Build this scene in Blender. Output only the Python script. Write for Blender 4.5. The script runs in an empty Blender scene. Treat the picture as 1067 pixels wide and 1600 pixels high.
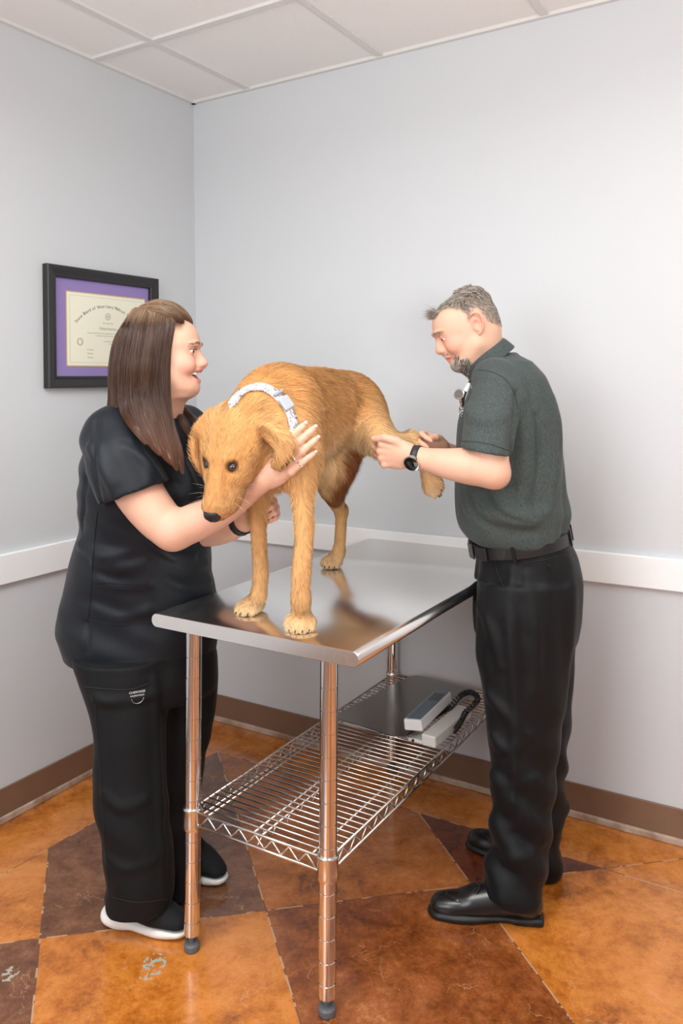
import bpy, bmesh, math, random
import numpy as np
from mathutils import Vector, Matrix

# ------------------------------------------------------------------ camera, light, exposure
CAM_F, CAM_H, CAM_CX, CAM_CY, CAM_ROLL = 1258.2, 1.42, 533.5, 594.45, -0.0108
scene = bpy.context.scene
COL = scene.collection
_cR = Vector((math.cos(CAM_ROLL), 0, math.sin(CAM_ROLL)))
_cU = Vector((-math.sin(CAM_ROLL), 0, math.cos(CAM_ROLL)))
_cF = Vector((0, 1, 0))
cam_data = bpy.data.cameras.new('camera')
cam = bpy.data.objects.new('camera', cam_data)
COL.objects.link(cam)
cam_data.sensor_fit = 'VERTICAL'
cam_data.sensor_height = 36.0
cam_data.sensor_width = 24.0
cam_data.lens = CAM_F / 1600 * 36
cam_data.shift_y = -(800 - CAM_CY) / 1600
cam_data.clip_start = 0.05
_m = Matrix.Identity(4)
for i in range(3):
    _m[i][0] = _cR[i]; _m[i][1] = _cU[i]; _m[i][2] = -_cF[i]; _m[i][3] = (0, 0, CAM_H)[i]
cam.matrix_world = _m
scene.camera = cam

scene.view_settings.view_transform = 'Standard'
scene.view_settings.look = 'None'
scene.view_settings.gamma = 1.0
scene.view_settings.use_curve_mapping = False
scene.view_settings.exposure = .47

world = bpy.data.worlds.new('world')
scene.world = world
world.use_nodes = True
world.node_tree.nodes['Background'].inputs[0].default_value = (0.96, 0.98, 1.0, 1)
world.node_tree.nodes['Background'].inputs[1].default_value = .14


def area_light(name, loc, target, size, size_y, power, color=(1, 1, 1), spread=3.1416):
    d = bpy.data.lights.new(name, 'AREA')
    d.shape = 'RECTANGLE'; d.size = size; d.size_y = size_y; d.energy = power; d.color = color; d.spread = spread
    o = bpy.data.objects.new(name, d); COL.objects.link(o)
    o.location = loc
    o.rotation_euler = (Vector(target) - Vector(loc)).to_track_quat('-Z', 'Y').to_euler()
    return o


area_light('ceiling_light', (1.15, .80, 2.58), (1.15, .80, 0), 1.2, 1.2, 12, (0.975, 1.0, 0.995), 2.95)
area_light('ceiling_light', (-.65, .75, 2.58), (-.65, .75, 0), 1.2, 1.2, 30, (0.975, 1.0, 0.995), 2.95)
area_light('softbox_light', (.8, -1.0, 1.9), (0.35, 3.0, 1.2), 1.5, 1.1, 5, (0.98, 1.0, 0.99))
area_light('ceiling_fill_light', (.4, -.5, 1.5), (.4, .35, 2.6), .7, .7, 28, (0.97, 1.0, 1.0), 2.6)  # unseen lamp added behind the camera, aimed upward to brighten the ceiling
area_light('rear_fill_light', (-1.9, -0.9, 1.9), (0.2, 2.6, 1.1), 1.6, 1.6, 34, (0.94, 0.98, 1.0))  # no window there: unseen fill lamp added to lift the left wall

# ------------------------------------------------------------------ room frame
PSI = 0.5443
CORNER = Vector((-0.6185, 3.433, 0))
WU = Vector((math.cos(PSI), -math.sin(PSI), 0))     # along the right wall, away from the corner
WV = Vector((-math.sin(PSI), -math.cos(PSI), 0))    # along the left wall, away from the corner
CEIL = 2.613


def room(u, v, z):
    return CORNER + WU * u + WV * v + Vector((0, 0, z))


def P(px, py, Y):
    """point of the place at depth Y seen at photo pixel (px, py)"""
    d = _cF + _cR * ((px - CAM_CX) / CAM_F) + _cU * ((CAM_CY - py) / CAM_F)
    return Vector((0, 0, CAM_H)) + d * Y


def on_z(px, py, z=0.0):
    d = _cF + _cR * ((px - CAM_CX) / CAM_F) + _cU * ((CAM_CY - py) / CAM_F)
    return Vector((0, 0, CAM_H)) + d * ((z - CAM_H) / d.z)


# ------------------------------------------------------------------ object helpers
def link_mesh(name, verts, faces, mat=None, parent=None, smooth=False, edges=()):
    me = bpy.data.meshes.new(name)
    me.from_pydata([tuple(v) for v in verts], list(edges), [tuple(f) for f in faces])
    me.update()
    o = bpy.data.objects.new(name, me)
    COL.objects.link(o)
    if mat: me.materials.append(mat)
    if smooth: me.shade_smooth()
    if parent: o.parent = parent
    return o


def np_mesh(name, V, Q, mat=None, parent=None, smooth=True, attrs=None):
    """fast mesh from arrays; Q is n x 4 or n x 3"""
    V = np.asarray(V, np.float32); Q = np.asarray(Q, np.int32)
    me = bpy.data.meshes.new(name)
    n, k = Q.shape
    me.vertices.add(len(V)); me.vertices.foreach_set('co', V.ravel())
    me.loops.add(n * k); me.loops.foreach_set('vertex_index', Q.ravel())
    me.polygons.add(n); me.polygons.foreach_set('loop_start', np.arange(0, n * k, k, dtype=np.int32))
    try: me.polygons.foreach_set('loop_total', np.full(n, k, np.int32))
    except Exception: pass
    me.update(calc_edges=True)
    if smooth: me.shade_smooth()
    for an, arr in (attrs or {}).items():
        if arr.ndim == 1:
            a = me.attributes.new(an, 'FLOAT', 'POINT'); a.data.foreach_set('value', arr.astype(np.float32))
        else:
            a = me.attributes.new(an, 'FLOAT_COLOR', 'POINT')
            c = np.ones((len(arr), 4), np.float32); c[:, :3] = arr; a.data.foreach_set('color', c.ravel())
    o = bpy.data.objects.new(name, me); COL.objects.link(o)
    if mat: me.materials.append(mat)
    if parent: o.parent = parent
    return o


def link_bm(name, bm, mat=None, parent=None, smooth=False, bevel=0.0, segs=2):
    bmesh.ops.recalc_face_normals(bm, faces=bm.faces)
    me = bpy.data.meshes.new(name); bm.to_mesh(me); bm.free()
    o = bpy.data.objects.new(name, me); COL.objects.link(o)
    if mat: me.materials.append(mat)
    if smooth: me.shade_smooth()
    if parent: o.parent = parent
    if bevel:
        b = o.modifiers.new('bevel', 'BEVEL'); b.width = bevel; b.segments = segs; b.limit_method = 'ANGLE'
        b.harden_normals = False
    return o


def empty(name, loc):
    o = bpy.data.objects.new(name, None); COL.objects.link(o); o.location = loc
    o.empty_display_size = 0.05
    EMPTIES.append(o)
    return o


EMPTIES = []


def adopt(child, parent):
    """parent while keeping the child's world coordinates"""
    child.parent = parent
    child.matrix_parent_inverse = Matrix.Translation(parent.location).inverted()


def tag(o, label=None, cat=None, group=None, kind=None):
    if label: o['label'] = label
    if cat: o['category'] = cat
    if group: o['group'] = group
    if kind: o['kind'] = kind
    return o


def bm_box(bm, cx, cy, cz, sx, sy, sz, M=None):
    vs = []
    for dx in (-.5, .5):
        for dy in (-.5, .5):
            for dz in (-.5, .5):
                v = Vector((cx + dx * sx, cy + dy * sy, cz + dz * sz))
                vs.append(bm.verts.new(M @ v if M else v))
    for f in ((0, 1, 3, 2), (4, 6, 7, 5), (0, 4, 5, 1), (2, 3, 7, 6), (0, 2, 6, 4), (1, 5, 7, 3)):
        bm.faces.new([vs[i] for i in f])


def bm_tube(bm, pts, radii, sides=12, cap=True, closed=False):
    pts = [Vector(p) for p in pts]
    if not hasattr(radii, '__len__'): radii = [radii] * len(pts)
    n = len(pts); rings = []; up = None
    for i, p in enumerate(pts):
        if closed: t = pts[(i + 1) % n] - pts[i - 1]
        else: t = pts[min(i + 1, n - 1)] - pts[max(i - 1, 0)]
        t.normalize()
        if up is None:
            up = Vector((0, 0, 1)) if abs(t.z) < .9 else Vector((1, 0, 0))
        a = t.cross(up).normalized(); up = a.cross(t).normalized()
        rings.append([bm.verts.new(p + (a * math.cos(2 * math.pi * k / sides) + up * math.sin(2 * math.pi * k / sides)) * radii[i]) for k in range(sides)])
    m = n if closed else n - 1
    for i in range(m):
        A, B = rings[i], rings[(i + 1) % n]
        for k in range(sides):
            bm.faces.new((A[k], A[(k + 1) % sides], B[(k + 1) % sides], B[k]))
    if cap and not closed:
        bm.faces.new(rings[0][::-1]); bm.faces.new(rings[-1])


def bm_lathe(bm, c, prof, sides=32):
    """profile of (radius, z) about a vertical axis through c"""
    rings = []
    for r, z in prof:
        rings.append([bm.verts.new((c[0] + r * math.cos(2 * math.pi * k / sides), c[1] + r * math.sin(2 * math.pi * k / sides), c[2] + z)) for k in range(sides)])
    for A, B in zip(rings, rings[1:]):
        for k in range(sides):
            bm.faces.new((A[k], A[(k + 1) % sides], B[(k + 1) % sides], B[k]))
    bm.faces.new(rings[0][::-1]); bm.faces.new(rings[-1])


# ------------------------------------------------------------------ materials
class NT:
    def __init__(s, name):
        s.m = bpy.data.materials.new(name); s.m.use_nodes = True
        s.t = s.m.node_tree; s.n = s.t.nodes; s.l = s.t.links
        s.b = s.n['Principled BSDF']

    def node(s, ty, **kw):
        nd = s.n.new(ty)
        for k, v in kw.items(): setattr(nd, k, v)
        return nd

    def put(s, sock, v):
        if isinstance(v, bpy.types.NodeSocket): s.l.new(v, sock)
        else: sock.default_value = v

    def math(s, op, a, b=0.0, c=None, clamp=False):
        nd = s.node('ShaderNodeMath', operation=op, use_clamp=clamp)
        s.put(nd.inputs[0], a); s.put(nd.inputs[1], b)
        if c is not None: s.put(nd.inputs[2], c)
        return nd.outputs[0]

    def coord(s, kind='Object', scale=None, rot=None):
        c = s.node('ShaderNodeTexCoord').outputs[kind]
        if scale is None and rot is None: return c
        mp = s.node('ShaderNodeMapping'); s.l.new(c, mp.inputs[0])
        if scale is not None: mp.inputs['Scale'].default_value = scale if hasattr(scale, '__len__') else (scale,) * 3
        if rot is not None: mp.inputs['Rotation'].default_value = rot
        return mp.outputs[0]

    def noise(s, vec, scale, detail=4, rough=.55, dist=0.0):
        nd = s.node('ShaderNodeTexNoise'); s.l.new(vec, nd.inputs['Vector'])
        nd.inputs['Scale'].default_value = scale; nd.inputs['Detail'].default_value = detail
        nd.inputs['Roughness'].default_value = rough; nd.inputs['Distortion'].default_value = dist
        return nd.outputs[0]

    def ramp(s, fac, stops, interp='LINEAR'):
        nd = s.node('ShaderNodeValToRGB'); nd.color_ramp.interpolation = interp
        el = nd.color_ramp.elements
        while len(el) < len(stops): el.new(0.5)
        for e, (p, c) in zip(el, stops):
            e.position = p; e.color = tuple(c) + (1,) if len(c) == 3 else c
        s.put(nd.inputs[0], fac)
        return nd.outputs[0]

    def mix(s, fac, a, b, blend='MIX'):
        nd = s.node('ShaderNodeMix', data_type='RGBA', blend_type=blend)
        s.put(nd.inputs[0], fac)
        for sock, v in ((nd.inputs[6], a), (nd.inputs[7], b)):
            s.put(sock, v if isinstance(v, bpy.types.NodeSocket) else tuple(v) + (1,) if len(v) == 3 else v)
        return nd.outputs[2]

    def bump(s, h, strength=.3, dist=.002):
        nd = s.node('ShaderNodeBump'); s.l.new(h, nd.inputs['Height'])
        nd.inputs['Strength'].default_value = strength; nd.inputs['Distance'].default_value = dist
        s.l.new(nd.outputs[0], s.b.inputs['Normal'])

    def set(s, **kw):
        for k, v in kw.items():
            sock = s.b.inputs[{'color': 'Base Color', 'rough': 'Roughness', 'metal': 'Metallic', 'spec': 'Specular IOR Level', 'sheen': 'Sheen Weight',
                               'sheen_rough': 'Sheen Roughness', 'coat': 'Coat Weight', 'coat_rough': 'Coat Roughness', 'sss': 'Subsurface Weight',
                               'sss_scale': 'Subsurface Scale', 'aniso': 'Anisotropic', 'trans': 'Transmission Weight', 'ior': 'IOR', 'tint': 'Sheen Tint'}[k]]
            if k in ('color', 'tint') and not isinstance(v, bpy.types.NodeSocket): v = tuple(v) + (1,) if len(v) == 3 else v
            s.put(sock, v)
        return s


def srgb(r, g, b):
    f = lambda c: ((c / 255 + .055) / 1.055) ** 2.4 if c > 10 else c / 255 / 12.92
    return (f(r), f(g), f(b))


def simple(name, color, rough=.5, **kw):
    return NT(name).set(color=color, rough=rough, **kw).m
# ------------------------------------------------------------------ room materials
def mat_wall():
    n = NT('painted_wall'); v = n.coord()
    n.set(color=srgb(207, 209, 212), rough=.75, spec=.25)
    n.bump(n.noise(v, 160, 3), .12, .001)
    return n.m


def mat_ceiling():
    n = NT('ceiling_tile'); v = n.coord()
    a = n.noise(v, 420, 2); vor = n.node('ShaderNodeTexVoronoi'); n.l.new(v, vor.inputs['Vector']); vor.inputs['Scale'].default_value = 55
    hole = n.math('LESS_THAN', vor.outputs['Distance'], .09)
    keep = n.math('GREATER_THAN', n.noise(v, 30, 1), .56)
    pit = n.math('MULTIPLY', hole, keep)
    col = n.mix(n.math('MULTIPLY', pit, .45), srgb(243, 241, 238), srgb(160, 156, 152))
    n.set(color=col, rough=.95, spec=.1)
    n.bump(n.math('SUBTRACT', a, pit), .25, .002)
    return n.m


def half(n, x, y, p, q):
    """signed distance (m) to the floor line through p and q, positive on its left"""
    d = (q - p).normalized(); nx, ny = -d.y, d.x
    s = n.math('MULTIPLY', x, nx); s = n.math('MULTIPLY_ADD', y, ny, s)
    return n.math('ADD', s, -(nx * p.x + ny * p.y))


def mat_floor():
    n = NT('stained_concrete'); v = n.coord()
    sep = n.node('ShaderNodeSeparateXYZ')
    n.l.new(v, sep.inputs[0]); x, y = sep.outputs[0], sep.outputs[1]
    p = {k: on_z(*q) for k, q in dict(A=(0, 1474), B=(942, 1357), C=(77, 1322), D=(61, 1467), E=(0, 1369), F=(340, 1174), G=(470, 1600),
                                      I=(655, 1271), J=(736, 1380), K=(897, 1600), L=(1067, 1395), D2=(49, 1600)).items()}
    L1 = half(n, x, y, p['A'], p['B']); L2 = half(n, x, y, p['D2'], p['C']); L3 = half(n, x, y, p['E'], p['F'])
    L4 = half(n, x, y, p['G'], p['F']); L6 = half(n, x, y, p['K'], p['I']); L7 = half(n, x, y, p['F'], p['L'])
    soft = n.noise(v, 9, 4, .7)
    wob = n.math('MULTIPLY', n.math('ADD', soft, -.5), .012)
    def gt(s): return n.math('MULTIPLY_ADD', n.math('ADD', s, wob), 400., .5, clamp=True)
    def AND(*a):
        r = a[0]
        for b in a[1:]: r = n.math('MULTIPLY', r, b)
        return r
    def NOT(a): return n.math('SUBTRACT', 1., a)
    above1, left2, above3, left4, left6, above7 = map(gt, (L1, L2, L3, L4, L6, L7))
    m1 = n.noise(v, 2.6, 7, .72, .6); m2 = n.noise(v, 11, 8, .75, .4); m3 = n.noise(v, 60, 6, .8)
    m4 = n.noise(v, 150, 4, .8); mot = n.math('MULTIPLY_ADD', m2, .75, n.math('MULTIPLY', m1, .85)); mot = n.math('MULTIPLY_ADD', m3, .38, mot); mot = n.math('MULTIPLY_ADD', m4, .22, mot); mot = n.math('ADD', mot, -.60)
    orange = n.ramp(mot, [(.30, srgb(128, 70, 18)), (.42, srgb(176, 100, 34)), (.54, srgb(200, 122, 50)), (.66, srgb(212, 134, 68)), (.78, srgb(210, 150, 98))])
    brown = n.ramp(mot, [(.30, srgb(76, 42, 24)), (.47, srgb(108, 66, 42)), (.60, srgb(134, 88, 60)), (.74, srgb(160, 112, 80))])
    rust = n.ramp(mot, [(.30, srgb(88, 42, 18)), (.45, srgb(128, 68, 30)), (.58, srgb(154, 88, 44)), (.72, srgb(188, 124, 80))])
    maroon = n.ramp(mot, [(.3, srgb(74, 28, 12)), (.5, srgb(104, 48, 26)), (.7, srgb(132, 70, 44))])
    col = orange
    col = n.mix(AND(above1, NOT(left2), NOT(above3), NOT(left4)) if False else AND(above1, NOT(above3), NOT(left2), left4), col, brown)
    col = n.mix(AND(above1, NOT(above7), NOT(left4), left6), col, n.mix(.55, orange, rust))
    col = n.mix(AND(above1, NOT(above7), NOT(left6)), col, maroon)
    col = n.mix(AND(NOT(above1), NOT(left4), left6), col, rust)
    col = n.mix(AND(NOT(above1), left2), col, brown)
    # pale scuffs, chips and scratches
    sc = n.math('MULTIPLY', n.math('GREATER_THAN', m3, .675), n.math('GREATER_THAN', m1, .52))
    col = n.mix(n.math('MULTIPLY', sc, .35), col, srgb(196, 150, 112))
    vor = n.node('ShaderNodeTexVoronoi', feature='DISTANCE_TO_EDGE'); dn = n.node('ShaderNodeTexNoise'); n.l.new(v, dn.inputs['Vector']); dn.inputs['Scale'].default_value = 11; dn.inputs['Detail'].default_value = 5
    vm = n.node('ShaderNodeVectorMath', operation='MULTIPLY_ADD'); n.l.new(dn.outputs['Color'], vm.inputs[0]); vm.inputs[1].default_value = (.16, .16, .16); n.l.new(v, vm.inputs[2]); n.l.new(vm.outputs[0], vor.inputs['Vector']); vor.inputs['Scale'].default_value = 7
    crack = n.math('MULTIPLY', n.math('LESS_THAN', vor.outputs[0], .007), n.math('GREATER_THAN', n.noise(v, 7, 4), .56))
    col = n.mix(n.math('MULTIPLY', crack, .32), col, srgb(208, 165, 120))
    # chipped patch near the left front leg
    for (cx, cy), rr in ((on_z(240, 1508)[:2], .03), (on_z(232, 1522)[:2], .02), (on_z(16, 1522)[:2], .02)):
        dx = n.math('ADD', x, -cx); dy = n.math('ADD', y, -cy)
        d = n.math('SQRT', n.math('ADD', n.math('MULTIPLY', dx, dx), n.math('MULTIPLY', n.math('MULTIPLY', dy, dy), .5)))
        chip = n.math('MULTIPLY', n.math('LESS_THAN', d, rr), n.math('GREATER_THAN', n.noise(v, 70, 4), .53))
        col = n.mix(chip, col, srgb(170, 165, 150))
    # score lines, each between the points it runs between
    ln = None
    ab = lambda s: n.math('LESS_THAN', n.math('ABSOLUTE', s), .0022)
    for s in (ab(L1), AND(ab(L2), n.math('LESS_THAN', L3, 0.)), ab(L3), AND(ab(L4), NOT(above7)), AND(ab(L6), NOT(above7)), ab(L7)):
        ln = s if ln is None else n.math('MAXIMUM', ln, s)
    col = n.mix(n.math('MULTIPLY', ln, .75), col, n.mix(n.math('GREATER_THAN', n.noise(v, 14, 3), .5), srgb(96, 62, 44), srgb(190, 158, 128)))
    n.set(color=col, rough=n.math('MULTIPLY_ADD', m2, .22, .12), spec=.5, coat=.5, coat_rough=.12)
    n.bump(n.math('MULTIPLY_ADD', m3, .25, n.math('MULTIPLY', ln, -1.)), .18, .0015)
    return n.m


def slab(name, quad, normal, t, mat):
    """a slab whose inner face is quad and which is t thick away from the room"""
    q = [Vector(a) for a in quad]; b = [a - Vector(normal) * t for a in q]
    o = link_mesh(name, q + b, [(0, 1, 2, 3), (7, 6, 5, 4), (0, 4, 5, 1), (1, 5, 6, 2), (2, 6, 7, 3), (3, 7, 4, 0)], mat)
    tag(o, kind='structure'); return o


M_WALL = mat_wall(); M_CEIL = mat_ceiling(); M_FLOOR = mat_floor()
LU, LV = 4.6, 4.6
slab('floor', [room(-.1, -.1, 0), room(-.1, LV, 0), room(LU, LV, 0), room(LU, -.1, 0)], (0, 0, 1), .1, M_FLOOR)
slab('wall_left', [room(0, 0, 0), room(0, LV, 0), room(0, LV, CEIL + .1), room(0, 0, CEIL + .1)], WU, .1, M_WALL)
slab('wall_right', [room(0, 0, 0), room(LU, 0, 0), room(LU, 0, CEIL + .1), room(0, 0, CEIL + .1)], WV, .1, M_WALL)
slab('wall_near', [room(0, LV, 0), room(LU, LV, 0), room(LU, LV, CEIL + .1), room(0, LV, CEIL + .1)], -WV, .1, M_WALL)
slab('wall_far_right', [room(LU, 0, 0), room(LU, LV, 0), room(LU, LV, CEIL + .1), room(LU, 0, CEIL + .1)], -WU, .1, M_WALL)
slab('ceiling', [room(0, 0, CEIL), room(LU, 0, CEIL), room(LU, LV, CEIL), room(0, LV, CEIL)], (0, 0, -1), .08, M_CEIL)

MR = Matrix(((WU.x, WV.x, 0, CORNER.x), (WU.y, WV.y, 0, CORNER.y), (0, 0, 1, 0), (0, 0, 0, 1)))
M_TBAR = simple('tbar_paint', srgb(222, 220, 217), .5)
M_TRIMW = simple('white_trim_paint', srgb(244, 244, 244), .35)
n_ = NT('vinyl_base'); n_.set(color=n_.ramp(n_.noise(n_.coord(), 3), [(.3, srgb(112, 84, 66)), (.7, srgb(132, 102, 82))]), rough=.42); M_BASE = n_.m
n_ = NT('sealant_strip'); n_.set(color=n_.ramp(n_.noise(n_.coord(), 14, 5), [(.35, srgb(150, 120, 98)), (.65, srgb(196, 176, 160))]), rough=.5); M_STRIP = n_.m

bm = bmesh.new()
for k in range(8):
    bm_box(bm, .305 + .61 * k, LV / 2, CEIL - .004, .024, LV, .012, MR)
for k in range(8):
    bm_box(bm, LU / 2, .555 + .61 * k, CEIL - .0045, LU, .024, .012, MR)
bm_box(bm, .009, LV / 2, CEIL - .005, .018, LV, .014, MR); bm_box(bm, LU / 2, .009, CEIL - .005, LU, .018, .014, MR)
tag(link_bm('trim_1', bm, M_TBAR), kind='structure')

def along(name, z0, z1, depth, mat, bevel=.003, side='both'):
    out = []
    for nm in ('left', 'right'):
        bm = bmesh.new()
        if nm == 'left': bm_box(bm, depth / 2, LV / 2, (z0 + z1) / 2, depth, LV, z1 - z0, MR)
        else: bm_box(bm, LU / 2 + depth / 2, depth / 2, (z0 + z1) / 2, LU - depth, depth, z1 - z0, MR)
        out.append((nm, link_bm(name, bm, mat, bevel=bevel)))
    return out

for k, (nm, o) in enumerate(along('trim', .771, .868, .019, M_TRIMW)):
    o.name = 'trim_%d' % (k + 2); tag(o, kind='structure')
for nm, o in along('baseboard', .0, .11, .008, M_BASE, .002):
    o.name = 'baseboard_' + nm; tag(o, kind='structure')
for k, (nm, o) in enumerate(along('trim', .0, .022, .016, M_STRIP, .004)):
    o.name = 'trim_%d' % (k + 4); tag(o, kind='structure')
# ------------------------------------------------------------------ steel work table
TH = .5503
TU = Vector((math.cos(TH), -math.sin(TH), 0)); TV = Vector((math.sin(TH), math.cos(TH), 0))
T_FR = Vector((-.0478, 1.8048, 0))
LEAN = .0168; TZ = .8355
T_A, T_B, T_S, T_OL, T_OR, T_L = .4009, 1.0647, .032, .114, .0964, 1.2167


def T(a, b, z):
    """table frame: a across (0 at the right legs, negative to the left), b along towards the wall; the frame leans a little"""
    return T_FR + TU * a + TV * b + Vector((LEAN * z, 0, z))


MT = Matrix(((TU.x, TV.x, LEAN, T_FR.x), (TU.y, TV.y, 0, T_FR.y), (0, 0, 1, 0), (0, 0, 0, 1)))


def mat_steel(name, rot=TH, dark=(.90, .89, .875), rough=.17):
    n = NT(name)
    v = n.coord('Object', rot=(0, 0, rot)); mp = n.node('ShaderNodeMapping'); n.l.new(v, mp.inputs[0]); mp.inputs['Scale'].default_value = (160, 2.0, 8)
    st = n.noise(mp.outputs[0], 3, 3)
    sm = n.noise(n.coord(), 5, 4)
    n.set(color=n.mix(st, tuple(c * .93 for c in dark), tuple(c * 1.05 for c in dark)), metal=1.,
          rough=n.math('ADD', n.math('MULTIPLY_ADD', st, .10, rough - .05), n.math('MULTIPLY', sm, .08)), aniso=.25)
    n.bump(st, .05, .0004)
    return n.m


M_STEEL = mat_steel('brushed_steel')
M_CHROME = simple('chrome', (.74, .735, .73), .11, metal=1.)
M_WIRE = simple('wire_chrome', (.72, .70, .66), .22, metal=1.)
M_RUBBER = simple('grey_foot', srgb(92, 94, 98), .45)
M_DARKGAP = simple('groove_metal', (.25, .24, .23), .35, metal=1.)

table = empty('work_table', T(-T_A / 2, T_B / 2, 0))
tag(table, 'stainless steel work table with chrome legs and a wire undershelf, dog standing on it', 'table')

# top: flat sheet, rolled long edges, turned down short edges
def table_top():
    x0, x1 = -T_A - T_OL, T_OR; y0, y1 = -T_S, T_L - T_S; r = .0175
    prof = []                                   # outer profile across the width
    for k in range(13):
        a = math.pi * k / 12
        prof.append((x1 - r + r * math.sin(a), TZ - r + r * math.cos(a)))
    outer = [(x0 + r - r * math.sin(math.pi * k / 12), TZ - r + r * math.cos(math.pi * k / 12)) for k in range(12, -1, -1)] + prof
    # outer runs: left bottom -> left top -> right top -> right bottom
    bm = bmesh.new()
    ys = [y0, y0 + .0015, y1 - .0015, y1]
    rows = []
    for j, y in enumerate(ys):
        ins = .0012 if j in (0, 3) else 0
        row = []
        for (x, z) in outer:
            cx = min(max(x, x0 + r), x1 - r); d = Vector((x - cx, z - (TZ - r))); 
            if d.length > 0: d = d * (1 - ins / r)
            row.append(bm.verts.new(T(cx + d.x, y, TZ - r + d.y)))
        rows.append(row)
    for A, B in zip(rows, rows[1:]):
        for k in range(len(outer) - 1): bm.faces.new((A[k], A[k + 1], B[k + 1], B[k]))
        bm.faces.new((A[-1], A[0], B[0], B[-1]))
    bm.faces.new(rows[0]); bm.faces.new(rows[-1][::-1])
    return bm
o = link_bm('tabletop', table_top(), M_STEEL); adopt(o, table)
for p_ in o.data.polygons: p_.use_smooth = True
em = o.modifiers.new('split', 'EDGE_SPLIT'); em.split_angle = math.radians(40)

M_GROOVE = simple('leg_groove', (.88, .82, .74), .3, metal=1.)
leg_spots = {'fl': (-T_A, 0), 'fr': (0, 0), 'bl': (-T_A, T_B), 'br': (0, T_B)}
for key, (a, b) in leg_spots.items():
    bm = bmesh.new(); R_ = .0203; prof = [(R_ * .9, .040), (R_, .043)]
    z = .075
    while z < .78:
        prof += [(R_, z - .0016), (R_ - .0016, z - .0006), (R_ - .0016, z + .0006), (R_, z + .0016)]
        z += .0508
    prof += [(R_, TZ - .034)]
    bm_lathe(bm, (0, 0, 0), prof, 40)
    for vv in bm.verts: vv.co = T(a, b, 0) + Vector((vv.co.x + LEAN * vv.co.z, vv.co.y, vv.co.z))
    leg = link_bm('leg', bm, M_CHROME, smooth=False); adopt(leg, table)
    for p_ in leg.data.polygons: p_.use_smooth = True
    em = leg.modifiers.new('split', 'EDGE_SPLIT'); em.split_angle = math.radians(30)
    bm = bmesh.new(); c = T(a, b, 0)
    bm_lathe(bm, c, [(.017, 0), (.0195, .004), (.0200, .016), (.017, .0205), (.008, .022), (.007, .042)], 32)
    ft = link_bm('foot', bm, M_RUBBER, smooth=False); ft.parent = leg
    ft.matrix_parent_inverse = Matrix.Translation(table.location).inverted() @ Matrix.Identity(4)
    ft.matrix_parent_inverse = leg.matrix_parent_inverse.inverted() @ Matrix.Translation(-table.location) if False else Matrix.Identity(4)
    tag(ft, 'grey levelling foot')

# wire shelf
SH = .338
shelf_bm = bmesh.new()
def rod(p, q, r, sides=8): bm_tube(shelf_bm, [p, q], r, sides)
x0, x1, y0, y1 = -T_A + .0, 0.0, 0.0, T_B
for zz in (SH + .012, SH - .020):
    rod(T(x0 + .02, y0 - .004, zz), T(x1 - .02, y0 - .004, zz), .0033); rod(T(x0 + .02, y1 + .004, zz), T(x1 - .02, y1 + .004, zz), .0033)
    rod(T(x0 - .004, y0 + .02, zz), T(x0 - .004, y1 - .02, zz), .0033); rod(T(x1 + .004, y0 + .02, zz), T(x1 + .004, y1 - .02, zz), .0033)
# zigzag trusses
def zig(pa, pb, n):
    pts = []
    for i in range(n * 4 + 1):
        t = i / (n * 4); ph = (i % 4)
        h = {0: -1, 1: 0, 2: 1, 3: 0}[ph]
        p = pa.lerp(pb, t); pts.append(p + Vector((0, 0, h * .0125 - .004)))
    bm_tube(shelf_bm, pts, .0024, 6)
zig(T(x0 + .03, y0 - .004, SH), T(x1 - .03, y0 - .004, SH), 7)
zig(T(x0 + .03, y1 + .004, SH), T(x1 - .03, y1 + .004, SH), 7)
zig(T(x0 - .004, y0 + .03, SH), T(x0 - .004, y1 - .03, SH), 18)
zig(T(x1 + .004, y0 + .03, SH), T(x1 + .004, y1 - .03, SH), 18)
xm = (x0 + x1) / 2
for dx in (-.012, .012): rod(T(xm + dx, y0, SH + .006), T(xm + dx, y1, SH + .006), .0028)
zig(T(xm, y0, SH - .008), T(xm, y1, SH - .008), 18)
for xx in (x0 + .045, x1 - .045): rod(T(xx, y0, SH + .006), T(xx, y1, SH + .006), .0028)
nw = 46
for i in range(nw):
    y = y0 + .018 + (y1 - y0 - .036) * i / (nw - 1)
    rod(T(x0 - .004, y, SH + .0135), T(x1 + .004, y, SH + .0135), .0021, 6)
shelf = link_bm('wire_shelf', shelf_bm, M_WIRE, smooth=True); adopt(shelf, table)
for key, (a, b) in leg_spots.items():
    bm = bmesh.new(); prof = [(.0235, -.034), (.0252, -.031), (.0245, -.02), (.0235, .012), (.0250, .016), (.0250, .020), (.0235, .022)]
    bm_lathe(bm, T(a, b, SH), prof, 36)
    c = link_bm('collar', bm, M_WIRE, smooth=True); adopt(c, table)
    em = c.modifiers.new('split', 'EDGE_SPLIT'); em.split_angle = math.radians(40)

# ------------------------------------------------------------------ scale on the shelf
SZ = SH + .0160
def SP(px, py, z): return on_z(px, py, z)
scale = empty('veterinary_scale', T(-.2, .85, SZ))
tag(scale, 'flat steel weighing scale with white display box and coiled black cord on the wire undershelf', 'scale')
M_PLATE = mat_steel('scale_steel', 0, (.30, .295, .28), .13)
M_SCW = simple('white_plastic', srgb(226, 226, 222), .4)
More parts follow.
